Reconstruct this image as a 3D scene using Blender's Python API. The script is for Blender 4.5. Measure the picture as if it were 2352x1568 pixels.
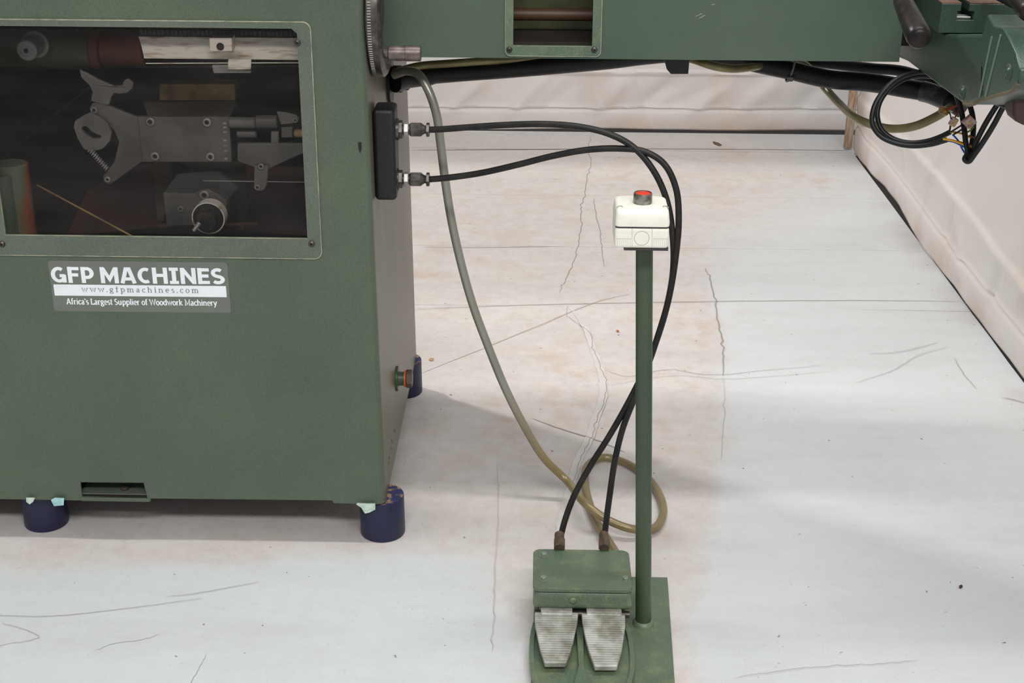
import bpy, bmesh, math, random
import mathutils
from mathutils import Vector, Matrix, noise
from mathutils.geometry import tessellate_polygon

random.seed(7)
SC = bpy.context.scene
COL = SC.collection
for o in list(bpy.data.objects):
    bpy.data.objects.remove(o)

# ------------------------------------------------------------------ camera
CH = 1.43
FPX = 3250.0
TILT, YAW, ROLL = math.radians(23.1), math.radians(1.07), 0.006
fw = Vector((-math.sin(YAW) * math.cos(TILT), math.cos(YAW) * math.cos(TILT), -math.sin(TILT)))
r0 = Vector((math.cos(YAW), math.sin(YAW), 0))
u0 = r0.cross(fw)
RT = r0 * math.cos(ROLL) + u0 * math.sin(ROLL)
UP = -r0 * math.sin(ROLL) + u0 * math.cos(ROLL)
EYE = Vector((0, 0, CH))
cam = bpy.data.cameras.new('camera')
camo = bpy.data.objects.new('camera', cam)
COL.objects.link(camo)
cam.sensor_width = 36
cam.lens = FPX * 36 / 2352
cam.clip_start = 0.02
m = Matrix((RT, UP, -fw)).transposed().to_4x4()
m.translation = EYE
camo.matrix_world = m
SC.camera = camo

# ------------------------------------------------------------------ world, lights, exposure
W = bpy.data.worlds.new('world')
SC.world = W
W.use_nodes = True
W.node_tree.nodes['Background'].inputs[0].default_value = (0.93, 0.96, 1.0, 1)
W.node_tree.nodes['Background'].inputs[1].default_value = 0.46


def area(name, loc, target, sx, sy, power, col=(1, 1, 1)):
    l = bpy.data.lights.new(name, 'AREA')
    l.shape = 'RECTANGLE'
    l.size, l.size_y = sx, sy
    l.energy = power
    l.color = col
    o = bpy.data.objects.new(name, l)
    COL.objects.link(o)
    o.location = loc
    d = Vector(target) - Vector(loc)
    o.rotation_euler = d.to_track_quat('-Z', 'Y').to_euler()
    return o


area('ceiling_light_back_left', (-6.2, 6.9, 7.0), (-0.1, 2.8, 0.0), 0.6, 0.6, 470, (1, 0.97, 0.94))
area('ceiling_tube_above', (0.4, 2.25, 4.3), (0.4, 2.25, 0), 3.0, 0.22, 78, (1, 0.99, 0.97))
area('ceiling_tube_front', (0.6, -1.6, 4.0), (0.4, 2.4, 0.4), 3.4, 0.5, 160, (0.98, 0.99, 1.0))
SC.view_settings.view_transform = 'Standard'
SC.view_settings.look = 'None'
SC.view_settings.gamma = 1
SC.view_settings.use_curve_mapping = False
SC.view_settings.exposure = 0.0


# ------------------------------------------------------------------ unprojection of measured points on real planes
def ray(x, y):
    return fw * FPX + RT * (x - 1176) - UP * (y - 784)


def PX(x, y, v):
    r = ray(x, y)
    return EYE + r * ((v - EYE.x) / r.x)


def PY(x, y, v):
    r = ray(x, y)
    return EYE + r * ((v - EYE.y) / r.y)


def PZ(x, y, v=0.0):
    r = ray(x, y)
    return EYE + r * ((v - EYE.z) / r.z)


def PP(x, y, p0, n):
    r = ray(x, y)
    n = Vector(n)
    return EYE + r * ((Vector(p0) - EYE).dot(n) / r.dot(n))


def pixscale(p):
    return FPX / (Vector(p) - EYE).dot(fw)


# ------------------------------------------------------------------ materials
def s2l(c):
    return tuple((v / 12.92 if v <= 0.04045 else ((v + 0.055) / 1.055) ** 2.4) for v in c)


def rgb(r, g, b):
    return s2l((r / 255, g / 255, b / 255)) + (1,)


class NT:
    def __init__(s, name):
        s.m = bpy.data.materials.new(name)
        s.m.use_nodes = True
        s.t = s.m.node_tree
        s.b = s.t.nodes['Principled BSDF']
        s.tc = s.n('ShaderNodeTexCoord')

    def n(s, k, **kw):
        x = s.t.nodes.new(k)
        for a, v in kw.items():
            setattr(x, a, v)
        return x

    def l(s, a, b):
        s.t.links.new(a, b)

    def noise(s, scale, detail=3, rough=0.55, vec=None, stretch=None):
        x = s.n('ShaderNodeTexNoise')
        x.inputs['Scale'].default_value = scale
        x.inputs['Detail'].default_value = detail
        x.inputs['Roughness'].default_value = rough
        v = vec or s.tc.outputs['Object']
        if stretch:
            mp = s.n('ShaderNodeMapping')
            mp.inputs['Scale'].default_value = stretch
            s.l(v, mp.inputs[0])
            v = mp.outputs[0]
        s.l(v, x.inputs['Vector'])
        return x.outputs[0]

    def ramp(s, fac, stops):
        x = s.n('ShaderNodeValToRGB')
        e = x.color_ramp.elements
        e[0].position, e[0].color = stops[0]
        e[1].position, e[1].color = stops[1]
        for p, c in stops[2:]:
            q = e.new(p)
            q.color = c
        s.l(fac, x.inputs[0])
        return x.outputs[0]

    def mix(s, fac, a, b):
        x = s.n('ShaderNodeMix')
        x.data_type = 'RGBA'
        if isinstance(fac, (int, float)):
            x.inputs[0].default_value = fac
        else:
            s.l(fac, x.inputs[0])
        for i, v in ((6, a), (7, b)):
            if isinstance(v, tuple):
                x.inputs[i].default_value = v
            else:
                s.l(v, x.inputs[i])
        return x.outputs[2]

    def bump(s, h, strength, dist=0.002):
        x = s.n('ShaderNodeBump')
        x.inputs['Strength'].default_value = strength
        x.inputs['Distance'].default_value = dist
        s.l(h, x.inputs['Height'])
        s.l(x.outputs[0], s.b.inputs['Normal'])

    def base(s, c):
        if isinstance(c, tuple):
            s.b.inputs['Base Color'].default_value = c
        else:
            s.l(c, s.b.inputs['Base Color'])

    def setv(s, rough=0.5, metal=0.0, spec=0.5):
        s.b.inputs['Roughness'].default_value = rough
        s.b.inputs['Metallic'].default_value = metal
        s.b.inputs['Specular IOR Level'].default_value = spec


BW = ((0.0, (0, 0, 0, 1)), (1.0, (1, 1, 1, 1)))


def paint(name, c, c2, speck, rough=0.45, grain=0.25, lum=1.0, yellow=None):
    t = NT(name)
    big = t.ramp(t.noise(4.5, 4), [(0.35, (0, 0, 0, 1)), (0.7, (1, 1, 1, 1))])
    col = t.mix(big, c, c2)
    if yellow:
        yy = t.ramp(t.noise(23, 4, 0.6), [(0.5, (0, 0, 0, 1)), (0.75, (1, 1, 1, 1))])
        col = t.mix(yy, col, yellow)
    fine = t.noise(640, 1, 0.5)
    sp = t.ramp(fine, [(0.62, (0, 0, 0, 1)), (0.80, (0.8, 0.8, 0.8, 1))])
    col = t.mix(sp, col, speck)
    dk = t.ramp(t.noise(520, 2, 0.7), [(0.25, (0.5, 0.5, 0.5, 1)), (0.55, (1, 1, 1, 1))])
    mm = t.n('ShaderNodeMix', data_type='RGBA', blend_type='MULTIPLY')
    mm.inputs[0].default_value = 0.6
    t.l(col, mm.inputs[6])
    t.l(dk, mm.inputs[7])
    t.base(mm.outputs[2])
    t.bump(t.noise(380, 2), grain, 0.0012)
    t.setv(rough)
    return t.m


GREEN = paint('green_hammer_paint', rgb(86, 98, 79), rgb(77, 89, 72), rgb(118, 130, 108))
GREENB = paint('green_beam_paint', rgb(78, 94, 77), rgb(68, 84, 70), rgb(110, 128, 106))
GREEND = paint('green_casting_paint', rgb(50, 72, 58), rgb(40, 60, 49), rgb(78, 104, 84), rough=0.35)
GREENS = paint('green_side_reflection', rgb(102, 98, 80), rgb(90, 88, 73), rgb(134, 132, 116), rough=0.38)  # cabinet green turned greyer, the side face's reflection put into the colour
GREENP = paint('green_pedal_paint', rgb(98, 113, 92), rgb(80, 98, 80), rgb(148, 158, 124), rough=0.4,
               yellow=rgb(122, 130, 92))
GREENPOLE = paint('green_pole_paint', rgb(62, 79, 57), rgb(52, 70, 54), rgb(92, 106, 80), rough=0.42)


def simple(name, c, rough=0.5, metal=0.0, c2=None, scale=30, bump=0.0, spec=0.5, lo=0.4, hi=0.65, stretch=None):
    t = NT(name)
    if c2:
        t.base(t.mix(t.ramp(t.noise(scale, 4, stretch=stretch), [(lo, (0, 0, 0, 1)), (hi, (1, 1, 1, 1))]), c, c2))
    else:
        t.base(t.mix(t.noise(scale, 3), c, tuple(v * 0.82 for v in c[:3]) + (1,)))
    if bump:
        t.bump(t.noise(scale * 6, 3), bump, 0.001)
    t.setv(rough, metal, spec)
    return t.m


FRAMEM = paint('window_frame_paint', rgb(98, 104, 90), rgb(84, 94, 79), rgb(140, 142, 128), rough=0.5)
EDGE = simple('worn_paint_edge', rgb(170, 165, 140), 0.5, c2=rgb(120, 125, 105), scale=40)
BLACKP = simple('black_crinkle_enamel', rgb(18, 16, 15), 0.5, bump=0.5, scale=60)
BLACKR = simple('black_rubber', rgb(20, 20, 21), 0.45, scale=40, spec=.3)
BLACKC = simple('black_cable_sheath', rgb(22, 23, 25), 0.35, scale=40, spec=.35)
HOSE = simple('hose_rubber', rgb(24, 23, 22), 0.42, c2=rgb(40, 37, 33), scale=35, spec=.3)
DARKMET = simple('dark_oiled_steel', rgb(72, 66, 62), 0.38, 0.7, c2=rgb(100, 94, 88), scale=60)
STEEL = simple('bright_steel', rgb(176, 174, 170), 0.4, 0.5, c2=rgb(150, 142, 130), scale=30)
STEELW = simple('worn_rail_steel', rgb(226, 218, 204), 0.5, 0.0, c2=rgb(150, 125, 90), scale=22, stretch=(1, 1, 6), lo=0.5, hi=0.75)
ALU = simple('cast_aluminium_tread', rgb(196, 195, 186), 0.38, 0.2, c2=rgb(140, 138, 126), scale=25, bump=0.5)
MECH = simple('grey_mechanism_steel', rgb(92, 89, 85), 0.5, 0.1, c2=rgb(74, 71, 68), scale=18, bump=0.15)
MECHL = simple('light_mechanism_steel', rgb(150, 148, 146), 0.45, 0.3, c2=rgb(118, 115, 112), scale=25)
MECHM = simple('mid_mechanism_steel', rgb(102, 99, 95), 0.5, 0.1, c2=rgb(84, 81, 78), scale=22)
BORE = simple('dark_bore', rgb(18, 17, 17), 0.6)
RUST = simple('rust_brown', rgb(120, 62, 38), 0.6, c2=rgb(84, 52, 38), scale=14, bump=0.2)
RUSTD = simple('dark_rust', rgb(80, 42, 34), 0.7, c2=rgb(54, 36, 33), scale=12)
TABRUST = simple('rusty_table_top', rgb(120, 84, 66), 0.45, 0.3, c2=rgb(86, 60, 48), scale=25)
OCHRE = simple('ochre_block', rgb(196, 160, 96), 0.6, c2=rgb(140, 116, 80), scale=26)
ORANGE = simple('orange_flaked_tube', rgb(166, 92, 56), 0.5, c2=rgb(112, 124, 98), scale=9, lo=0.48, hi=0.54, stretch=(1, 1, 0.3))
OLIVE = simple('olive_tube', rgb(84, 84, 54), 0.5, c2=rgb(58, 58, 42), scale=12)
SILVER_SLV = simple('silver_grey_conduit', rgb(142, 140, 126), 0.32, 0.3, c2=rgb(112, 108, 84), scale=9, stretch=(1, 1, 1))
t = NT('silver_grey_conduit')
zz = t.n('ShaderNodeSeparateXYZ')
t.l(t.tc.outputs['Object'], zz.inputs[0])
mr = t.n('ShaderNodeMapRange')
mr.inputs[1].default_value = 0.10
mr.inputs[2].default_value = 0.24
t.l(zz.outputs[2], mr.inputs[0])
t.base(t.mix(mr.outputs[0], t.mix(t.noise(14, 4), rgb(112, 98, 64), rgb(152, 136, 98)), t.mix(t.noise(9, 4), rgb(128, 126, 110), rgb(158, 156, 146))))
t.setv(0.3, 0.25)
SILVER_SLV = t.m
GOLDC = simple('olive_gold_conduit', rgb(134, 126, 88), 0.3, 0.35, c2=rgb(106, 98, 62), scale=14)
CAVITY = simple('dark_cavity_paint', rgb(34, 27, 25), 0.9, c2=rgb(44, 34, 30), scale=6)
BLUE = simple('navy_blue_gloss_paint', rgb(23, 26, 64), 0.45, c2=rgb(20, 22, 52), scale=24, bump=0.2)
BLUEW = simple('chipped_blue_board_top', rgb(40, 44, 86), 0.6, c2=rgb(146, 118, 86), scale=70, lo=0.5, hi=0.6)
PALECHIP = simple('pale_mint_chip', rgb(206, 220, 206), 0.6, c2=rgb(176, 196, 182), scale=120)
CYANCHIP = simple('pale_cyan_chip', rgb(176, 214, 216), 0.6, c2=rgb(150, 196, 200), scale=120)
WHITEP = simple('ivory_plastic', rgb(240, 237, 224), 0.4, c2=rgb(228, 224, 206), scale=28, lo=0.5, hi=0.8)
GREYLINE = simple('grey_moulded_line', rgb(172, 168, 158), 0.6)
GASKET = simple('dark_gasket', rgb(64, 50, 52), 0.6)
RED = simple('red_button_plastic', rgb(236, 66, 44), 0.35)
COPPER = simple('orange_fibre_washer', rgb(205, 96, 50), 0.5)
BROWNHEX = simple('brown_hex_cap', rgb(76, 62, 52), 0.45, 0.2, c2=rgb(100, 86, 66), scale=60)
TAPE = simple('grey_black_tape', rgb(46, 45, 46), 0.4, c2=rgb(96, 96, 98), scale=55, lo=0.5, hi=0.8, stretch=(0.4, 1, 1))
WIREB = simple('blue_wire', rgb(24, 88, 196), 0.4)
WIREY = simple('yellow_wire', rgb(240, 176, 28), 0.4)
WIREG = simple('green_wire', rgb(94, 138, 40), 0.4)
WIREBR = simple('brown_wire', rgb(128, 76, 44), 0.4)
WIRER = simple('red_wire', rgb(180, 52, 34), 0.4)
AMBER = simple('amber_terminal_plastic', rgb(150, 112, 60), 0.3, c2=rgb(110, 76, 40), scale=90)
CLEARP = simple('clear_terminal_plastic', rgb(196, 176, 164), 0.25, c2=rgb(160, 110, 96), scale=110)
WHITEL = simple('white_lettering', rgb(246, 247, 248), 0.6)
GREYL = simple('grey_lettering', rgb(128, 130, 132), 0.6)
DECALM = simple('grey_decal_film', rgb(112, 116, 106), 0.45, bump=0.1)
WOODP = simple('brown_board_edge', rgb(150, 118, 92), 0.7, c2=rgb(186, 168, 150), scale=30, stretch=(4, 4, 0.5))
CRACK = simple('crack_dirt', rgb(158, 148, 138), 0.9)
CRACKD = simple('dark_crack', rgb(70, 64, 60), 0.9)
FILLER = simple('pale_filler', rgb(202, 197, 191), 0.7, c2=rgb(210, 206, 200), scale=12)
DUST = simple('brown_crumb', rgb(112, 84, 58), 0.8)

# clear thin pane (real see-through sheet with a glossy film)
t = NT('clear_polycarbonate')
t.t.nodes.remove(t.b)
tr = t.n('ShaderNodeBsdfTransparent')
tr.inputs[0].default_value = (0.86, 0.85, 0.84, 1)
gl = t.n('ShaderNodeBsdfGlossy')
gl.inputs['Roughness'].default_value = 0.18
gl.inputs[0].default_value = (1, 1, 1, 1)
df = t.n('ShaderNodeBsdfDiffuse')
df.inputs[0].default_value = (0.45, 0.42, 0.40, 1)
fr = t.n('ShaderNodeFresnel')
fr.inputs[0].default_value = 1.16
mx = t.n('ShaderNodeMixShader')
t.l(fr.outputs[0], mx.inputs[0])
t.l(tr.outputs[0], mx.inputs[1])
t.l(gl.outputs[0], mx.inputs[2])
m2 = t.n('ShaderNodeMixShader')
hz = t.ramp(t.noise(7, 4, stretch=(1, 1, 4)), [(0.35, (0.006, 0.006, 0.006, 1)), (0.75, (0.022, 0.022, 0.022, 1))])
t.l(hz, m2.inputs[0])
t.l(mx.outputs[0], m2.inputs[1])
t.l(df.outputs[0], m2.inputs[2])
t.l(m2.outputs[0], t.t.nodes['Material Output'].inputs[0])
PANE = t.m

# vinyl curtain
t = NT('off_white_vinyl_curtain')
c = t.mix(t.ramp(t.noise(1.3, 4), [(0.35, (0, 0, 0, 1)), (0.7, (1, 1, 1, 1))]), rgb(214, 208, 204), rgb(205, 199, 195))
st = t.ramp(t.noise(2.4, 6, 0.65, stretch=(1, 1, 0.5)), [(0.53, (0, 0, 0, 1)), (0.76, (1, 1, 1, 1))])
c = t.mix(st, c, rgb(202, 180, 162))
low = t.n('ShaderNodeSeparateXYZ')
t.l(t.tc.outputs['Object'], low.inputs[0])
dirt = t.n('ShaderNodeMapRange')
dirt.inputs[1].default_value = 0.09
dirt.inputs[2].default_value = 0.0
t.l(low.outputs[2], dirt.inputs[0])
dn = t.n('ShaderNodeMath', operation='MULTIPLY')
t.l(dirt.outputs[0], dn.inputs[0])
t.l(t.ramp(t.noise(3.5, 5), [(0.4, (0, 0, 0, 1)), (0.75, (1, 1, 1, 1))]), dn.inputs[1])
c = t.mix(dn.outputs[0], c, rgb(184, 156, 134))
t.base(c)
t.bump(t.noise(260, 2), 0.15, 0.001)
t.setv(0.5)
CURT = t.m

# floor board paint: vertex attribute gives the worn warm area and stains
t = NT('painted_floor_board')
at = t.n('ShaderNodeAttribute', attribute_name='wear')
sep = t.n('ShaderNodeSeparateColor')
t.l(at.outputs['Color'], sep.inputs[0])
cool = t.mix(t.noise(3.0, 5), rgb(213, 216, 216), rgb(200, 203, 204))
warm = t.mix(t.noise(5.0, 5), rgb(215, 209, 203), rgb(202, 196, 191))
c = t.mix(sep.outputs[0], cool, warm)
sn = t.ramp(t.noise(7.5, 6, 0.65), [(0.48, (0, 0, 0, 1)), (0.72, (1, 1, 1, 1))])
mu = t.n('ShaderNodeMath', operation='MULTIPLY')
t.l(sn, mu.inputs[0])
t.l(sep.outputs[1], mu.inputs[1])
c = t.mix(mu.outputs[0], c, rgb(200, 174, 152))
mu2 = t.n('ShaderNodeMath', operation='MULTIPLY')
t.l(t.ramp(t.noise(3.0, 6, 0.65, stretch=(0.45, 2.2, 1)), [(0.47, (0, 0, 0, 1)), (0.68, (1, 1, 1, 1))]), mu2.inputs[0])
mu2.inputs[1].default_value = 0.26
c = t.mix(mu2.outputs[0], c, rgb(184, 180, 180))
mo = t.ramp(t.noise(26, 8, 0.72), [(0.44, (0, 0, 0, 1)), (0.66, (1, 1, 1, 1))])
mo2 = t.n('ShaderNodeMath', operation='MULTIPLY_ADD')
t.l(sep.outputs[0], mo2.inputs[0])
mo2.inputs[1].default_value = 0.20
mo2.inputs[2].default_value = 0.10
mo3 = t.n('ShaderNodeMath', operation='MULTIPLY')
t.l(mo, mo3.inputs[0])
t.l(mo2.outputs[0], mo3.inputs[1])
c = t.mix(mo3.outputs[0], c, rgb(176, 160, 150))
vo = t.n('ShaderNodeTexVoronoi', feature='DISTANCE_TO_EDGE')
vo.inputs['Scale'].default_value = 24
wp = t.n('ShaderNodeMix', data_type='RGBA')
wp.inputs[0].default_value = 0.08
t.l(t.tc.outputs['Object'], wp.inputs[6])
nz_ = t.n('ShaderNodeTexNoise')
nz_.inputs['Scale'].default_value = 12
t.l(t.tc.outputs['Object'], nz_.inputs['Vector'])
t.l(nz_.outputs['Color'], wp.inputs[7])
t.l(wp.outputs[2], vo.inputs['Vector'])
cz = t.ramp(vo.outputs['Distance'], [(0.0, (1, 1, 1, 1)), (0.02, (0, 0, 0, 1))])
cm = t.n('ShaderNodeMath', operation='MULTIPLY')
t.l(cz, cm.inputs[0])
t.l(t.ramp(t.noise(4.5, 3), [(0.5, (0, 0, 0, 1)), (0.7, (0.32, 0.32, 0.32, 1))]), cm.inputs[1])
cm2 = t.n('ShaderNodeMath', operation='MULTIPLY')
t.l(cm.outputs[0], cm2.inputs[0])
t.l(sep.outputs[0], cm2.inputs[1])
c = t.mix(cm2.outputs[0], c, rgb(150, 130, 116))
sp = t.ramp(t.noise(62, 2, 0.5), [(0.735, (0, 0, 0, 1)), (0.78, (1, 1, 1, 1))])
c = t.mix(sp, c, rgb(120, 110, 105))
sp2 = t.ramp(t.noise(210, 2, 0.5), [(0.66, (0, 0, 0, 1)), (0.80, (0.45, 0.45, 0.45, 1))])
c = t.mix(sp2, c, rgb(150, 140, 135))
c = t.mix(sep.outputs[2], c, rgb(150, 128, 112))
t.base(c)
t.bump(t.noise(45, 5), 0.12, 0.002)
t.setv(0.55, spec=0.35)
FLOORM = t.m
UNDER = simple('dark_underfloor', rgb(40, 34, 30), 0.9)


# ------------------------------------------------------------------ mesh helpers
class MB:
    def __init__(s):
        s.v, s.f, s.mi = [], [], []

    def add(s, vs, fs, mi=0):
        k = len(s.v)
        s.v += [Vector(p) for p in vs]
        s.f += [tuple(i + k for i in f) for f in fs]
        s.mi += [mi] * len(fs)
        return s

    def box(s, a, b, mi=0):
        x0, y0, z0 = a
        x1, y1, z1 = b
        vs = [(x, y, z) for z in (z0, z1) for y in (y0, y1) for x in (x0, x1)]
        s.add(vs, [(0, 2, 3, 1), (4, 5, 7, 6), (0, 1, 5, 4), (2, 6, 7, 3), (0, 4, 6, 2), (1, 3, 7, 5)], mi)
        return s

    def prism(s, loops, ext, mi=0, side=None):
        """loops: outer + holes as 3-D points on a plane; ext: extrusion vector"""
        ext = Vector(ext)
        side = mi if side is None else side
        loops = [[Vector(p) for p in l] for l in loops]
        flat = [p for l in loops for p in l]
        tris = tessellate_polygon(loops)
        n = len(flat)
        s.add(flat + [p + ext for p in flat], [tuple(t_) for t_ in tris] + [tuple(i + n for i in reversed(t_)) for t_ in tris], mi)
        k = len(s.v) - 2 * n
        o = 0
        for l in loops:
            q = len(l)
            for i in range(q):
                a, b = k + o + i, k + o + (i + 1) % q
                s.f.append((a, b, b + n, a + n))
                s.mi.append(side)
            o += q
        return s

    def lathe(s, p0, d, prof, seg=24, mi=0, phase=0.0):
        """prof: (distance along d, radius)"""
        p0, d = Vector(p0), Vector(d).normalized()
        a = d.orthogonal().normalized()
        b = d.cross(a)
        k = len(s.v)
        for (h, r) in prof:
            for i in range(seg):
                an = phase + 2 * math.pi * i / seg
                s.v.append(p0 + d * h + (a * math.cos(an) + b * math.sin(an)) * r)
        for j in range(len(prof) - 1):
            for i in range(seg):
                i2 = (i + 1) % seg
                s.f.append((k + j * seg + i, k + j * seg + i2, k + (j + 1) * seg + i2, k + (j + 1) * seg + i))
                s.mi.append(mi)
        s.f.append(tuple(k + i for i in reversed(range(seg))))
        s.mi.append(mi)
        e = k + (len(prof) - 1) * seg
        s.f.append(tuple(e + i for i in range(seg)))
        s.mi.append(mi)
        return s

    def cyl(s, a, b, r, seg=20, mi=0, r2=None, bev=0.0, phase=0.0):
        a, b = Vector(a), Vector(b)
        L = (b - a).length
        r2 = r if r2 is None else r2
        if bev:
            pr = [(0, r - bev), (bev, r), (L - bev, r2), (L, r2 - bev)]
        else:
            pr = [(0, r), (L, r2)]
        return s.lathe(a, b - a, pr, seg, mi, phase)

    def tube(s, pts, r, seg=10, mi=0, per=8, rfun=None):
        P = [Vector(p) for p in pts]
        path = catmull(P, per)
        k = len(s.v)
        n = len(path)
        T = [(path[min(i + 1, n - 1)] - path[max(i - 1, 0)]).normalized() for i in range(n)]
        a = T[0].orthogonal().normalized()
        for i in range(n):
            if i:
                a = (a - T[i] * a.dot(T[i])).normalized()
            b = T[i].cross(a)
            rr = r if rfun is None else r * rfun(i / (n - 1))
            for j in range(seg):
                an = 2 * math.pi * j / seg
                s.v.append(path[i] + (a * math.cos(an) + b * math.sin(an)) * rr)
        for i in range(n - 1):
            for j in range(seg):
                j2 = (j + 1) % seg
                s.f.append((k + i * seg + j, k + i * seg + j2, k + (i + 1) * seg + j2, k + (i + 1) * seg + j))
                s.mi.append(mi)
        s.f.append(tuple(k + j for j in reversed(range(seg))))
        s.f.append(tuple(k + (n - 1) * seg + j for j in range(seg)))
        s.mi += [mi, mi]
        return s

    def ribbon(s, pts, w, n=(0, 0, 1), lift=0.0, mi=0):
        P = [Vector(p) for p in pts]
        n = Vector(n)
        vs = []
        for i, p in enumerate(P):
            tg = (P[min(i + 1, len(P) - 1)] - P[max(i - 1, 0)]).normalized()
            sd = tg.cross(n).normalized()
            ww = w(i / (len(P) - 1)) if callable(w) else w
            vs += [p + sd * ww / 2 + n * lift, p - sd * ww / 2 + n * lift]
        s.add(vs, [(2 * i, 2 * i + 1, 2 * i + 3, 2 * i + 2) for i in range(len(P) - 1)], mi)
        return s


def catmull(P, per):
    if len(P) < 3:
        return [P[0].lerp(P[-1], i / per) for i in range(per + 1)]
    Q = [P[0] * 2 - P[1]] + P + [P[-1] * 2 - P[-2]]
    out = []
    for i in range(1, len(Q) - 2):
        p0, p1, p2, p3 = Q[i - 1:i + 3]
        t0 = 0.0
        t1 = t0 + max((p1 - p0).length, 1e-6) ** 0.5
        t2 = t1 + max((p2 - p1).length, 1e-6) ** 0.5
        t3 = t2 + max((p3 - p2).length, 1e-6) ** 0.5
        for j in range(per):
            u = t1 + (t2 - t1) * j / per
            A1 = p0 * ((t1 - u) / (t1 - t0)) + p1 * ((u - t0) / (t1 - t0))
            A2 = p1 * ((t2 - u) / (t2 - t1)) + p2 * ((u - t1) / (t2 - t1))
            A3 = p2 * ((t3 - u) / (t3 - t2)) + p3 * ((u - t2) / (t3 - t2))
            B1 = A1 * ((t2 - u) / (t2 - t0)) + A2 * ((u - t0) / (t2 - t0))
            B2 = A2 * ((t3 - u) / (t3 - t1)) + A3 * ((u - t1) / (t3 - t1))
            out.append(B1 * ((t2 - u) / (t2 - t1)) + B2 * ((u - t1) / (t2 - t1)))
    out.append(P[-1])
    return out


def obj(name, mb, mats, parent=None, smooth=None, bevel=0.0, seg=2, fixn=True):
    me = bpy.data.meshes.new(name)
    me.from_pydata([tuple(v) for v in mb.v], [], mb.f)
    mats = mats if isinstance(mats, (list, tuple)) else [mats]
    for mm in mats:
        me.materials.append(mm)
    for p, i in zip(me.polygons, mb.mi):
        p.material_index = i
    bm = bmesh.new()
    bm.from_mesh(me)
    bmesh.ops.remove_doubles(bm, verts=bm.verts, dist=1e-6)
    if fixn:
        bmesh.ops.recalc_face_normals(bm, faces=bm.faces)
    bm.to_mesh(me)
    bm.free()
    ob = bpy.data.objects.new(name, me)
    COL.objects.link(ob)
    if smooth is not None:
        for p in me.polygons:
            p.use_smooth = True
        me.set_sharp_from_angle(angle=math.radians(smooth))
    if bevel:
        b = ob.modifiers.new('bevel', 'BEVEL')
        b.width = bevel
        b.segments = seg
        b.limit_method = 'ANGLE'
        b.angle_limit = math.radians(40)
        b.harden_normals = False
    if parent is not None:
        ob.parent = parent
        q = parent
        off = Vector((0, 0, 0))
        while q is not None:
            off += q.location
            q = q.parent
        ob.location = -off
    return ob


def tag(o, label=None, cat=None, group=None, kind=None):
    if label: o['label'] = label
    if cat: o['category'] = cat
    if group: o['group'] = group
    if kind: o['kind'] = kind
    return o


def thing(name, loc, label, cat, group=None):
    e = bpy.data.objects.new(name, None)
    COL.objects.link(e)
    e.empty_display_size = 0.05
    e.location = loc
    return tag(e, label, cat, group)


def rrect(x0, x1, z0, z1, r, y, n=6):
    out = []
    for cx, cz, a0 in ((x1 - r, z1 - r, 0), (x0 + r, z1 - r, 90), (x0 + r, z0 + r, 180), (x1 - r, z0 + r, 270)):
        for i in range(n + 1):
            a = math.radians(a0 + 90 * i / n)
            out.append(Vector((cx + r * math.cos(a), y, cz + r * math.sin(a))))
    return out


# ------------------------------------------------------------------ floor
floor = obj('floor', MB().box((-3.4, -1.2, -0.06), (1.45, 5.75, -0.013)), UNDER)
tag(floor, kind='structure')

warm_poly = [PZ(*p) for p in ((700, 290), (1700, 300), (1890, 352), (1840, 470), (1640, 560), (1625, 640), (1655, 800), (1662, 1000),
                              (1640, 1180), (1600, 1350), (1590, 1600), (1230, 1640), (1210, 1480), (1150, 1380), (1090, 1290),
                              (960, 1262), (600, 1290), (-300, 1300), (-1200, 700))]


def sdist(p, poly):
    x, y = p
    inside = False
    dm = 1e9
    n = len(poly)
    for i in range(n):
        ax, ay = poly[i][0], poly[i][1]
        bx, by = poly[(i + 1) % n][0], poly[(i + 1) % n][1]
        if (ay > y) != (by > y) and x < (bx - ax) * (y - ay) / (by - ay) + ax:
            inside = not inside
        dx, dy = bx - ax, by - ay
        tt = max(0, min(1, ((x - ax) * dx + (y - ay) * dy) / (dx * dx + dy * dy + 1e-12)))
        dm = min(dm, math.hypot(x - ax - tt * dx, y - ay - tt * dy))
    return dm if inside else -dm


def smooth01(a, b, v):
    tt = max(0, min(1, (v - a) / (b - a)))
    return tt * tt * (3 - 2 * tt)


stain_spots = [(PZ(x, y), r) for x, y, r in ((1110, 560, .16), (1220, 430, .12), (1420, 400, .18), (1560, 600, .14), (1600, 730, .15),
                                            (1280, 850, .16), (1180, 960, .1), (1330, 940, .08), (1560, 900, .09), (1120, 1090, .09),
                                            (1260, 1060, .07), (1240, 1190, .06), (1230, 1480, .06), (1000, 640, .15), (1900, 420, .12),
                                            (1700, 345, .1), (1090, 1290, .05), (1500, 1000, .1))]
scuffs = [(PZ(x, y), r) for x, y, r in ((1460, 1110, .035), (1530, 1230, .03), (1510, 1060, .02))]


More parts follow.
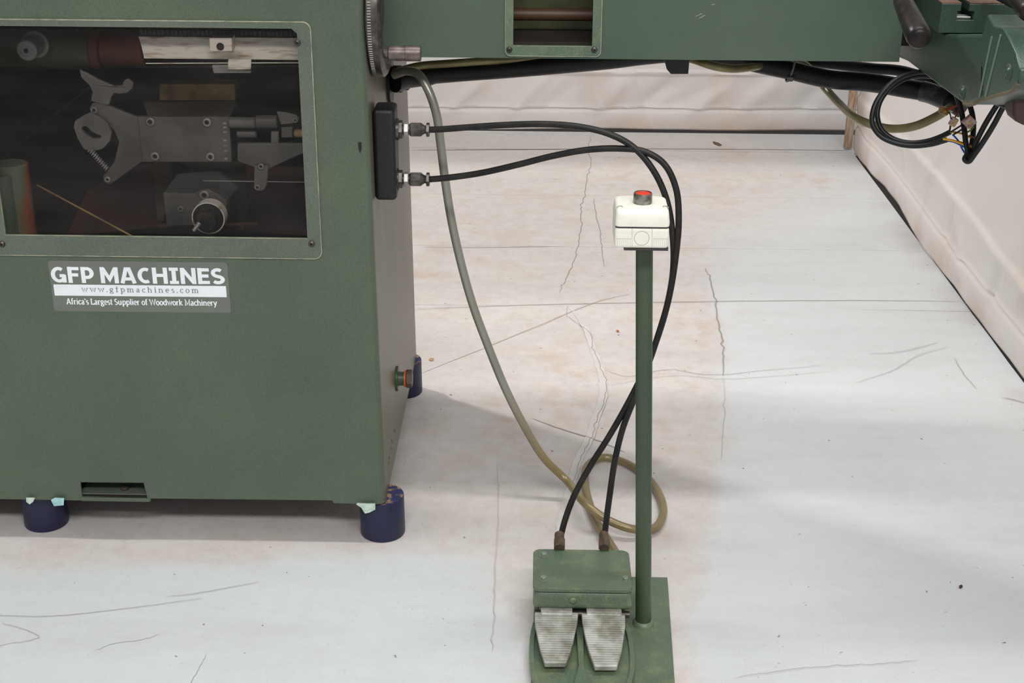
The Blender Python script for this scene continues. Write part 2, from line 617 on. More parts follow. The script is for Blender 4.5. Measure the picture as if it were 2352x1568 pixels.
def wear(x, y):
    nz = noise.fractal(Vector((x * 4, y * 4, 0)), 0.8, 2.0, 4)
    d = sdist((x, y), warm_poly) + nz * 0.035
    edge = 0.03 + 0.22 * smooth01(3.75, 4.3, y)
    w = smooth01(-edge, edge, d)
    s = 0.0
    for c_, r in stain_spots:
        s = max(s, math.exp(-((x - c_.x) ** 2 + (y - c_.y) ** 2) / (r * r)))
    s = min(1, (0.28 * w + 0.75 * s) * (0.6 + 0.8 * max(0, nz + 0.2)))
    k = 0.0
    for c_, r in scuffs:
        k = max(k, 0.35 * math.exp(-((x - c_.x) ** 2 + (y - c_.y) ** 2) / (r * r)))
    # dirt swept up against the right curtain and the back seam
    k = max(k, 0.35 * smooth01(0.10, 0.0, 1.175 - x) * max(0, nz + 0.35))
    return (w, s, k, 1)


seams = [5.470, 5.209, 4.627, 4.098, 3.607, 2.2, 1.9 - 3.2]
seams = [5.470, 5.209, 4.627, 4.098, 3.607, -1.1]
for i in range(len(seams) - 1):
    y1, y0 = seams[i], seams[i + 1]
    gap = (0.0, 0.0035, 0.0012, 0.0012, 0.0014)[i]
    y1 -= gap
    step = 0.02 if i == 4 else 0.03
    xs = [-3.3 + 0.25 * j for j in range(9)]
    x = xs[-1]
    xm = 1.183 if i else 1.30
    while x < xm:
        x += step
        xs.append(min(x, xm))
    ys = [y0]
    if y0 < 0:
        ys = [-1.1, -0.5, 0.3, 1.0, 1.5, 1.7]
    while ys[-1] < y1 - 1e-6:
        ys.append(min(ys[-1] + step, y1))
    nx, ny = len(xs), len(ys)
    vs, fs = [], []
    for yy in ys:
        for xx in xs:
            e = 0.0
            dy = y1 - yy
            if i in (1, 2, 3, 4) and xx > -1.4:
                e = 0.0022 * noise.noise(Vector((xx * 1.6, yy * 1.6, 3))) - 0.001
                if i == 4:
                    e += 0.0018 * noise.noise(Vector((xx * 2 + yy * 5, yy * 3 - xx, 9)))
                e = min(e, 0.0)
            sl = 0.0
            if i == 4 and xx > 0.2:   # the near sheet runs slightly askew on the right
                sl = 0.0
            vs.append((xx, yy, e))
    for a in range(ny - 1):
        for b in range(nx - 1):
            q = a * nx + b
            fs.append((q, q + 1, q + nx + 1, q + nx))
    k = len(vs)
    # skirts so each sheet has thickness
    per = [b for b in range(nx)] + [a * nx + nx - 1 for a in range(1, ny)] + [(ny - 1) * nx + b for b in range(nx - 2, -1, -1)] + [a * nx for a in range(ny - 2, 0, -1)]
    for q in per:
        vs.append((vs[q][0], vs[q][1], -0.013))
    for j in range(len(per)):
        j2 = (j + 1) % len(per)
        fs.append((per[j], per[j2], k + j2, k + j))
    mb = MB().add(vs, fs)
    p = obj('floor_panel', mb, FLOORM, floor, smooth=30)
    me = p.data
    ca = me.color_attributes.new('wear', 'FLOAT_COLOR', 'POINT')
    buf = []
    for v in me.vertices:
        buf += wear(v.co.x, v.co.y)
    ca.data.foreach_set('color', buf)


def jag(pts, amp, sub=5, seed=1):
    """polyline on the floor given as measured points, roughened"""
    P = [PZ(*p) for p in pts]
    path = catmull(P, sub)
    out = []
    for i, p in enumerate(path):
        q = p.copy()
        q.x += amp * noise.noise(Vector((i * 0.73, seed, 0)))
        q.y += amp * noise.noise(Vector((i * 0.73, seed, 5)))
        out.append(q)
    return out


def crackp(pts, w, mat, amp=0.004, lift=0.0006, seed=1, name='crack'):
    w *= 0.62 if mat not in (FILLER,) else 1.0
    amp *= 0.6
    path = jag(pts, amp, 6, seed)
    mb = MB()
    mb.ribbon(path, lambda u: w * (0.35 + 0.65 * math.sin(math.pi * min(1, max(0, u))) ** 0.5 if 0 < u < 1 else w * 0.2) if True else w,
              lift=lift)
    return obj(name, mb, mat, floor, fixn=False)


crackp([(1305, 700), (1340, 745), (1362, 800), (1382, 860), (1385, 910), (1368, 960), (1352, 1010), (1326, 1060), (1312, 1110), (1295, 1170), (1278, 1240)],
       0.020, FILLER, 0.006, 0.0003, 9, 'filler_strip')
crackp([(1357, 312), (1352, 345), (1358, 375), (1350, 400), (1342, 450), (1334, 480), (1335, 520), (1328, 560), (1318, 600), (1300, 640), (1283, 672)], 0.0035, CRACK, 0.015, 0.0006, 2)
crackp([(1364, 452), (1368, 490), (1378, 530), (1382, 570), (1388, 615)], 0.0035, CRACK, 0.01, 0.0006, 3)
crackp([(1305, 700), (1303, 725), (1330, 745), (1355, 765), (1362, 800), (1375, 830), (1392, 880), (1388, 920), (1372, 960), (1356, 1010), (1335, 1050), (1322, 1090), (1312, 1140), (1300, 1190), (1282, 1240)], 0.0022, CRACK, 0.012, 0.0008, 4)
crackp([(1618, 615), (1628, 632), (1640, 680), (1650, 740), (1660, 790), (1661, 830), (1662, 865)], 0.0045, CRACK, 0.012, 0.0006, 5)
crackp([(1662, 865), (1664, 930), (1660, 1000), (1655, 1060)], 0.002, simple('faint_line', rgb(196, 186, 180), 0.8), 0.01, 0.0006, 6)
crackp([(955, 862), (1110, 800), (1250, 742), (1380, 690), (1450, 674)], 0.004, simple('brown_arc', rgb(188, 170, 154), 0.8), 0.004, 0.0006, 7)
crackp([(1390, 850), (1440, 864), (1540, 848), (1600, 858), (1660, 860), (1760, 850), (1900, 838)], 0.0024, CRACK, 0.008, 0.0006, 8)
crackp([(1392, 887), (1470, 872), (1560, 862), (1660, 870), (1800, 862), (1920, 850)], 0.002, simple('faint_line_b', rgb(196, 186, 180), 0.8), 0.006, 0.0006, 10)
crackp([(1990, 812), (2060, 808), (2160, 785)], 0.0035, simple('faint_line_c', rgb(178, 176, 176), 0.8), 0.006, 0.0006, 11)
crackp([(1960, 880), (2050, 850), (2110, 815), (2180, 795)], 0.003, simple('faint_line_d', rgb(190, 188, 188), 0.8), 0.006, 0.0006, 12)
crackp([(2190, 820), (2215, 860), (2245, 895)], 0.003, simple('faint_line_e', rgb(170, 170, 170), 0.8), 0.006, 0.0006, 13)
crackp([(2300, 912), (2330, 918), (2370, 930)], 0.004, CRACK, 0.004, 0.0006, 14)
crackp([(1680, 1556), (1760, 1545), (1830, 1535), (1940, 1528), (2050, 1522), (2110, 1515)], 0.0016, CRACK, 0.008, 0.0006, 15)
crackp([(598, 1336), (520, 1350), (440, 1364), (380, 1370)], 0.0018, CRACK, 0.002, 0.0006, 16)
crackp([(474, 1372), (360, 1388), (240, 1403), (110, 1415), (0, 1413), (-100, 1410)], 0.0018, CRACK, 0.002, 0.0006, 17)
crackp([(0, 1430), (40, 1440), (90, 1462), (70, 1470), (20, 1478), (-30, 1490)], 0.002, simple('faint_line_f', rgb(186, 172, 160), 0.8), 0.006, 0.0006, 18)
crackp([(215, 1495), (260, 1478), (330, 1468), (370, 1455)], 0.002, simple('faint_line_g', rgb(186, 180, 176), 0.8), 0.006, 0.0006, 19)
crackp([(475, 1500), (460, 1530), (440, 1565), (425, 1600)], 0.002, simple('faint_line_h', rgb(170, 164, 160), 0.8), 0.004, 0.0006, 20)
crackp([(965, 566), (1080, 568), (1200, 567), (1300, 566)], 0.0045, simple('faint_line_i', rgb(176, 166, 156), 0.8), 0.004, 0.0006, 21)
crackp([(940, 345), (1200, 343), (1500, 342), (1800, 344), (1953, 346)], 0.010, simple('seam_dirt', rgb(96, 88, 82), 0.8), 0.004, 0.0005, 22)
crackp([(945, 710), (1080, 704), (1300, 698), (1500, 694), (1700, 691), (2000, 690), (2215, 692)], 0.0045, simple('seam_dirt_b', rgb(160, 154, 148), 0.8), 0.004, 0.0005, 23)
crackp([(1220, 960), (1290, 985), (1370, 1010), (1440, 1040)], 0.006, simple('shadow_edge_line', rgb(168, 158, 154), 0.8), 0.004, 0.0005, 24)  # edge of the cabinet's cast shadow, painted as a thin darker line
crackp([(1130, 1500), (1135, 1400), (1138, 1300), (1145, 1180), (1142, 1060)], 0.004, simple('faint_line_j', rgb(204, 188, 176), 0.8), 0.008, 0.0005, 25)

# ------------------------------------------------------------------ curtains
def curtain(name, p_of, u0_, u1_, z0, z1, du, dz, disp, hem, bottom):
    us = []
    u = u0_
    while u < u1_ - 1e-6:
        us.append(u)
        u += du
    us.append(u1_)
    zs = [0.0]
    while zs[-1] < z1 - 1e-6:
        zs.append(min(z1, zs[-1] + (dz if zs[-1] < 0.45 else dz * 5)))
    vs, fs = [], []
    for z in zs:
        for u in us:
            bo = bottom(u) * smooth01(0.10, 0.0, z)
            vs.append(p_of(u, z + bo, disp(u, z) + hem(z)))
    nx = len(us)
    for a in range(len(zs) - 1):
        for b in range(nx - 1):
            q = a * nx + b
            fs.append((q, q + 1, q + nx + 1, q + nx))
    mb = MB().add(vs, fs)
    o = obj(name, mb, CURT, smooth=60)
    s_ = o.modifiers.new('thickness', 'SOLIDIFY')
    s_.thickness = 0.003
    s_.offset = -1
    tag(o, kind='structure')
    return o


def hem_at(zc):
    def h(z):
        v = 0.0
        if z < zc:
            v += 0.005 + 0.003 * math.sin(min(1, z / zc) * math.pi)
        v -= 0.006 * math.exp(-((z - zc) / 0.0045) ** 2)
        v += 0.004 * math.exp(-((z - zc - 0.012) / 0.005) ** 2)
        return v
    return h


def fold(u, z, cu, cz, ang, width, length, h):
    c_, s_ = math.cos(ang), math.sin(ang)
    a = (u - cu) * c_ + (z - cz) * s_
    b = -(u - cu) * s_ + (z - cz) * c_
    return h * math.exp(-(b / width) ** 2) * math.exp(-(a / length) ** 4)


back_folds = [(-0.30, .13, 0.75, .016, .10, .010), (-0.05, .14, 0.8, .018, .12, .011), (0.28, .15, 0.8, .03, .10, .012), (0.45, .14, 0.75, .025, .10, -.010),
              (0.10, .16, 0.7, .03, .10, -.008), (0.66, .13, 0.7, .02, .09, .008), (0.86, .15, 0.65, .03, .10, .010), (1.05, .13, 0.8, .03, .10, -.008),
              (0.3, .235, 0.0, .006, .45, .008), (0.9, .235, 0.02, .006, .22, .006)]


def disp_back(u, z):
    v = 0.010 * noise.noise(Vector((u * 2.6 - z * 3.5, z * 2.5, 1)))
    v += 0.004 * noise.noise(Vector((u * 9 - z * 12, z * 7, 2)))
    v += 0.010 * abs(noise.noise(Vector((u * 3.4 - z * 5.5, z * 3.0, 4))))
    for f_ in back_folds:
        v += 1.5 * fold(u, z, *f_)
    return v * (1 if z > 0.09 else 0.5)


curtain('wall_back', lambda u, z, d: (u, 5.475 + (u * 0.02) - d, z), -3.4, 1.34, 0, 1.6, 0.02, 0.007, disp_back,
        hem_at(0.088), lambda u: 0.012 + 0.006 * noise.noise(Vector((u * 2, 0, 0))))


def disp_right(u, z):
    v = 0.014 * noise.noise(Vector((u * 1.6 + z * 1.2, z * 2.2, 7)))
    v += 0.004 * noise.noise(Vector((u * 6 + z * 5, z * 6, 8)))
    # long slack crease
    zc = 0.205 + 0.03 * math.sin((u - 3.2) * 1.6) + 0.006 * noise.noise(Vector((u * 5, 0, 3)))
    d = z - zc
    v += 0.009 * math.exp(-(abs(d) / (0.010 if d > 0 else 0.05)) ** 1.5)
    v += 0.006 * abs(noise.noise(Vector((u * 3.2 + z * 4.5, z * 3.2 - u, 11))))
    for f_ in ((3.75, .10, 1.2, .02, .07, .008), (3.45, .12, 2.0, .02, .08, -.009), (4.5, .2, 1.3, .02, .1, .007), (4.1, .3, -0.9, .02, .12, .008),
               (3.2, .22, -.7, .02, .1, .008), (3.9, .16, 1.9, .02, .06, -.008)):
        v += fold(u, z, *f_)
    return v


def bend(u):
    return 0.007 * math.sin(u * 2.9 + 0.6) + 0.006 * noise.noise(Vector((u * 2.2, 4, 0)))


curtain('wall_right', lambda u, z, d: (1.192 - d + bend(u) * smooth01(0.35, 0.0, z), u, z), 0.2, 5.235, 0, 1.6, 0.02, 0.007, disp_right,
        hem_at(0.094), lambda u: 0.010 + 0.008 * noise.noise(Vector((u * 2.3, 9, 0))))
wl = obj('wall_left', MB().box((-3.44, -1.1, 0.0), (-3.40, 5.6, 1.6)), CURT)
tag(wl, kind='structure')
tr_ = obj('trim_1', MB().box((1.156, 5.240, 0.006), (1.186, 5.262, 1.6)), WOODP, bevel=0.003)
tag(tr_, kind='structure')
rc = obj('red_sleeve', MB().box((1.160, 5.2385, 0.288), (1.188, 5.264, 0.40)), simple('red_sleeve', rgb(170, 60, 44), 0.6), tr_)

# ------------------------------------------------------------------ machine cabinet
YF = 2.353
machine = thing('woodworking_machine', (-0.62, 2.7, 0.09),
                'large green painted woodworking machine cabinet with clear viewing window and long side beam', 'machine')


def rightx(z):
    return -0.2835 - 0.0085 * (z - 0.085) / 0.9


ZB, ZT, YR, XL = 0.0855, 1.32, 3.06, -1.60
RC = 0.014
mb = MB()
# front sheet outline (x,z) following the stepped bottom edge
out = [(XL, ZB), (-0.734, ZB - 0.002), (-0.732, 0.0905), (-0.385, 0.0925), (-0.382, 0.0865), (rightx(ZB) - RC, ZB), (rightx(ZT) - RC, ZT), (XL, ZT)]
WX0, WX1, WZ0, WZ1 = PY(14, 543, YF).x, -0.4045, 0.6183, 0.985
hole = [(WX0, WZ0), (WX1, WZ0), (WX1 + 0.001, WZ1 - 0.008), (WX1 - 0.008, WZ1), (WX0, WZ1)]
slot = [(-0.864, 0.0915), (-0.738, 0.0885), (-0.7425, 0.1245), (-0.8635, 0.1235)]
mb.prism([[(x, YF, z) for x, z in out], [(x, YF, z) for x, z in hole], [(x, YF, z) for x, z in slot]], (0, 0.004, 0), 0)
# rounded right corner and right side
NA = 6
for k in range(NA):
    a0, a1 = math.pi / 2 * k / NA, math.pi / 2 * (k + 1) / NA
    q = []
    for z in (ZB, ZT):
        for a in (a0, a1):
            q.append((rightx(z) - RC + RC * math.sin(a), YF + RC - RC * math.cos(a), z))
    mb.add(q, [(0, 1, 3, 2)], 0)
mb.add([(rightx(ZB), YF + RC, ZB), (rightx(ZB), YR, ZB), (rightx(ZT), YR, ZT), (rightx(ZT), YF + RC, ZT)], [(0, 1, 2, 3)], 1)
mb.add([(XL, YF, ZT), (rightx(ZT), YF, ZT), (rightx(ZT), YR, ZT), (XL, YR, ZT)], [(0, 1, 2, 3)], 0)
mb.add([(XL, YR, ZB), (rightx(ZB), YR, ZB), (rightx(ZT), YR, ZT), (XL, YR, ZT)], [(0, 1, 2, 3)], 0)
mb.add([(XL, YF, ZB), (XL, YR, ZB), (XL, YR, ZT), (XL, YF, ZT)], [(0, 1, 2, 3)], 0)
mb.add([(XL, YF + 0.004, 0.094), (rightx(ZB) - 0.002, YF + 0.004, 0.094), (rightx(ZB) - 0.002, YR, 0.094), (XL, YR, 0.094)], [(0, 1, 2, 3)], 2)
body = obj('cabinet_body', mb, [GREEN, GREENS, CAVITY], machine, smooth=25, fixn=False)
# inner lining (dark cavity behind the window)
mb = MB()
cx0, cx1, cz0, cz1, cy1 = XL + 0.02, -0.33, 0.50, 1.10, 2.84
mb.add([(cx0, cy1, cz0), (cx1, cy1, cz0), (cx1, cy1, cz1), (cx0, cy1, cz1)], [(0, 1, 2, 3)])
mb.add([(cx0, YF + .005, cz0), (cx1, YF + .005, cz0), (cx1, cy1, cz0), (cx0, cy1, cz0)], [(0, 1, 2, 3)])
mb.add([(cx0, YF + .005, cz1), (cx1, YF + .005, cz1), (cx1, cy1, cz1), (cx0, cy1, cz1)], [(0, 1, 2, 3)])
mb.add([(cx1, YF + .005, cz0), (cx1, cy1, cz0), (cx1, cy1, cz1), (cx1, YF + .005, cz1)], [(0, 1, 2, 3)])
mb.add([(cx0, YF + .005, cz0), (cx0, cy1, cz0), (cx0, cy1, cz1), (cx0, YF + .005, cz1)], [(0, 1, 2, 3)])
obj('inner_lining', mb, CAVITY, machine, fixn=False)
# fork pocket behind the slot, with its bolt
mb = MB()
mb.add([(-0.868, YF + .045, 0.086), (-0.735, YF + .045, 0.086), (-0.735, YF + .045, 0.128), (-0.868, YF + .045, 0.128)], [(0, 1, 2, 3)])
mb.box((-0.868, YF + .004, 0.0955), (-0.735, YF + .045, 0.0975))
mb.add([(-0.868, YF + .004, 0.128), (-0.735, YF + .004, 0.128), (-0.735, YF + .045, 0.128), (-0.868, YF + .045, 0.128)], [(0, 1, 2, 3)])
pk = obj('fork_pocket', mb, [FRAMEM], machine, fixn=False)
obj('bolt', MB().cyl((-0.787, YF + .022, 0.0975), (-0.787, YF + .022, 0.104), 0.0075, 12), DARKMET, pk, smooth=30)
# sill below the slot
obj('slot_sill', MB().box((-0.866, YF - 0.0022, 0.0835), (-0.735, YF + 0.003, 0.0905)), GREEN, machine, bevel=0.001)

# window frame
FX0, FX1, FZ0, FZ1 = WX0 - 0.026, -0.3800, 0.5805, 0.9965
mb = MB()
mb.prism([rrect(FX0, FX1, FZ0, FZ1, 0.014, YF - 0.0035), [(x, YF - 0.0035, z) for x, z in hole]], (0, 0.0034, 0), 0, 1)
wf = obj('window_frame', mb, [FRAMEM, EDGE], machine, smooth=40)
mb = MB()
mb.prism([rrect(FX0, FX1, FZ0, FZ1, 0.014, YF - 0.0039), rrect(FX0 + .0012, FX1 - .0012, FZ0 + .0013, FZ1 - .0012, 0.0128, YF - 0.0039)], (0, 0.0005, 0))
obj('worn_rim', mb, EDGE, wf)
obj('window_pane', MB().box((WX0 - 0.003, YF + 0.0045, WZ0 - 0.003), (WX1 + 0.003, YF + 0.0065, WZ1 + 0.003)), PANE, wf)


def button_screw(p, parent, r=0.0056, d=(0, -1, 0)):
    mb = MB()
    d = Vector(d)
    mb.lathe(p, d, [(0, r), (0.002, r), (0.0042, r * 0.72), (0.0048, r * 0.45), (0.0030, r * 0.40)], 16, 0)
    mb.cyl(Vector(p) + d * 0.0028, Vector(p) + d * 0.0031, r * 0.42, 6, 1)
    return obj('screw', mb, [DARKMET, BORE], parent, smooth=35)


for p in ((683, 98), (716, 559), (5, 560)):
    q = PY(p[0], p[1], YF - 0.0036)
    button_screw(q, wf)
q = PY(683, 98, YF - 0.0036)
button_screw((FX0 + 0.013, q.y, q.z), wf)

# decal with lettering
c0, c1, c2, c3 = [PY(*p, YF) for p in ((105, 598), (520, 602), (533, 718), (130, 714))]
dc = (c0 + c1 + c2 + c3) / 4
ux = ((c1 - c0) + (c2 - c3)).normalized()
uz = Vector((-ux.z, 0, ux.x))
DW = ((c1 - c0).length + (c2 - c3).length) / 2
DH = ((c0 - c3).length + (c1 - c2).length) / 2


def DP(a, b, off=0.0):
    q = dc + ux * a + uz * b
    return Vector((q.x, YF - off, q.z))


rr = []
for cx, cz, a0 in ((DW / 2 - .006, DH / 2 - .006, 0), (-DW / 2 + .006, DH / 2 - .006, 90), (-DW / 2 + .006, -DH / 2 + .006, 180), (DW / 2 - .006, -DH / 2 + .006, 270)):
    for i in range(6):
        a = math.radians(a0 + 18 * i)
        rr.append(DP(cx + .006 * math.cos(a), cz + .006 * math.sin(a), 0.0006))
decal = obj('decal', MB().prism([rr], (0, 0.0004, 0)), DECALM, machine)
tag(decal, 'grey decal with white supplier lettering')


def dloc(px, py):
    q = PY(px, py, YF) - dc
    return q.dot(ux), q.dot(uz)


a0, b1 = dloc(123, 654)
a1, b0 = dloc(521, 680)
b0 = dloc(322, 680)[1]
b1 = dloc(322, 654.5)[1]
bar = obj('white_bar', MB().prism([[DP(a0, b0, .0009), DP(a1, b0, .0009), DP(a1, b1, .0009), DP(a0, b1, .0009)]], (0, 0.0003, 0)), WHITEL, decal)


def text_mesh(name, s, x0p, x1p, ybase, ytop, mat, parent, off=0.0, lift=0.001, extra=None):
    cu = bpy.data.curves.new(name, 'FONT')
    cu.body = s
    cu.size = 1.0
    cu.offset = off
    cu.resolution_u = 3
    tmp = bpy.data.objects.new('tmp', cu)
    COL.objects.link(tmp)
    dg = bpy.context.evaluated_depsgraph_get()
    me = bpy.data.meshes.new_from_object(tmp.evaluated_get(dg))
    bpy.data.objects.remove(tmp)
    vs = [Vector((v.co.x, v.co.y, 0)) for v in me.vertices]
    mnx, mxx = min(v.x for v in vs), max(v.x for v in vs)
    mxy = max(v.y for v in vs)
    mny = 0.0 - off
    A0, B0 = dloc(x0p, ybase)
    A1, _ = dloc(x1p, ybase)
    _, B1 = dloc((x0p + x1p) / 2, ytop)
    B0 = dloc((x0p + x1p) / 2, ybase)[1]
    mb = MB()
    nv = [DP(A0 + (v.x - mnx) / (mxx - mnx) * (A1 - A0), B0 + (v.y - mny) / (mxy - mny) * (B1 - B0), lift) for v in vs]
    mb.add(nv, [tuple(p.vertices) for p in me.polygons])
    bpy.data.meshes.remove(me)
    return obj(name, mb, mat, parent)


# heavy sans capitals for the first line, drawn as fat strokes
def stroke_letters(name, s, glyphs, x0p, x1p, ybase, ytop, capu, wv, wh, mat, parent, gap, lift=0.001, serif=0.0, spc=0.5):
    A0 = dloc(x0p, ybase)[0]
    A1 = dloc(x1p, ybase)[0]
    B0 = dloc((x0p + x1p) / 2, ybase)[1]
    B1 = dloc((x0p + x1p) / 2, ytop)[1]
    sc_y = (B1 - B0) / capu
    x = 0.0
    items = []
    for ch in s:
        if ch == ' ':
            x += spc
            continue
        adv, strokes = glyphs[ch]
        items.append((x, strokes))
        x += adv + gap
    tot = x - gap
    sx = (A1 - A0) / tot
    mb = MB()
    lf = lift
    for xo, strokes in items:
        for stt in strokes:
            w = wv
            pts = stt
            if isinstance(stt, dict):
                w = stt.get('w', wv)
                pts = stt['p']
            n = len(pts)
            closed = n > 2 and pts[0] == pts[-1]
            L, Rr = [], []
            for i in range(n):
                p = Vector(pts[i])
                if closed:
                    pa = Vector(pts[i - 1] if i > 0 else pts[-2])
                    pb = Vector(pts[i + 1] if i < n - 1 else pts[1])
                else:
                    pa = Vector(pts[i - 1]) if i > 0 else None
                    pb = Vector(pts[i + 1]) if i < n - 1 else None
                d1 = (p - pa).normalized() if pa is not None else None
                d2 = (pb - p).normalized() if pb is not None else None
                if d1 is None: d1 = d2
                if d2 is None: d2 = d1
                n1 = Vector((-d1.y, d1.x))
                n2 = Vector((-d2.y, d2.x))
                mm = (n1 + n2)
                if mm.length < 1e-4:
                    mm = n1
                mm.normalize()
                kk = min(2.2, 1 / max(0.35, mm.dot(n1)))
                # horizontal strokes thinner than vertical ones
                hw = (wh if abs(mm.y) > abs(mm.x) * 1.3 and w == wv else w) / 2
                if w == wv:
                    f_ = abs(mm.y)
                    hw = (wv * (1 - f_) + wh * f_) / 2
                L.append(p + mm * hw * kk)
                Rr.append(p - mm * hw * kk)
            vs = []
            lf += 0.000002
            for a_, b_ in zip(L, Rr):
                for q_ in (a_, b_):
                    vs.append(DP(A0 + (xo + q_.x) * sx, B0 + q_.y * sc_y, lf))
            mb.add(vs, [(2 * i, 2 * i + 1, 2 * i + 3, 2 * i + 2) for i in range(n - 1)])
    return obj(name, mb, mat, parent, fixn=False)


def arc(cx, cy, rx, ry, a0, a1, n=10):
    return [(cx + rx * math.cos(math.radians(a0 + (a1 - a0) * i / n)), cy + ry * math.sin(math.radians(a0 + (a1 - a0) * i / n))) for i in range(n + 1)]


h = 0.14  # half stroke of the heavy capitals (cap height 1)
CAPS = {
    'G': (0.88, [arc(0.46, 0.5, 0.32, 0.39, 52, 330, 16) + [(0.74, 0.16)], [(0.74, 0.02), (0.74, 0.50)], [(0.50, 0.44), (0.80, 0.44)]]),
    'F': (0.68, [[(0.14, 0), (0.14, 1)], [(0.1, 0.89), (0.66, 0.89)], [(0.1, 0.50), (0.60, 0.50)]]),
    'P': (0.76, [[(0.14, 0), (0.14, 1)], [(0.1, 0.89), (0.38, 0.89)] + arc(0.38, 0.62, 0.24, 0.27, 80, -80, 8) + [(0.1, 0.35)]]),
    'M': (1.02, [[(0.13, 0), (0.13, 1)], [(0.17, 0.92), (0.51, 0.26), (0.85, 0.92)], [(0.89, 0), (0.89, 1)]]),
    'A': (0.92, [[(0.12, 0.0), (0.40, 0.98)], [(0.80, 0.0), (0.52, 0.98)], [(0.24, 0.28), (0.68, 0.28)], {'p': [(0.46, 1.0), (0.46, 0.78)], 'w': 0.2}]),
    'C': (0.76, [arc(0.46, 0.5, 0.32, 0.39, 58, 302, 16)]),
    'H': (0.88, [[(0.14, 0), (0.14, 1)], [(0.74, 0), (0.74, 1)], [(0.14, 0.52), (0.74, 0.52)]]),
    'I': (0.56, [[(0.28, 0), (0.28, 1)], [(0.03, 0.91), (0.53, 0.91)], [(0.03, 0.09), (0.53, 0.09)]]),
    'N': (0.90, [[(0.14, 0), (0.14, 1)], [(0.76, 0), (0.76, 1)], [(0.16, 0.92), (0.74, 0.08)]]),
    'E': (0.70, [[(0.14, 0), (0.14, 1)], [(0.1, 0.89), (0.66, 0.89)], [(0.1, 0.51), (0.62, 0.51)], [(0.1, 0.11), (0.67, 0.11)]]),
    'S': (0.74, [arc(0.37, 0.70, 0.25, 0.20, 40, 250, 10) + arc(0.37, 0.29, 0.27, 0.19, 85, -145, 12)]),
}
stroke_letters('lettering', 'GFP MACHINES', CAPS, 119, 517, 650.5, 613.5, 1.0, 0.235, 0.20, WHITEL, decal, 0.055, 0.0010, spc=0.26)


# light slab-serif letters for the two small lines (x-height 1, caps 1.42)
def sf(x, y, w=0.34):
    return {'p': [(x - w / 2, y), (x + w / 2, y)], 'w': 0.11}


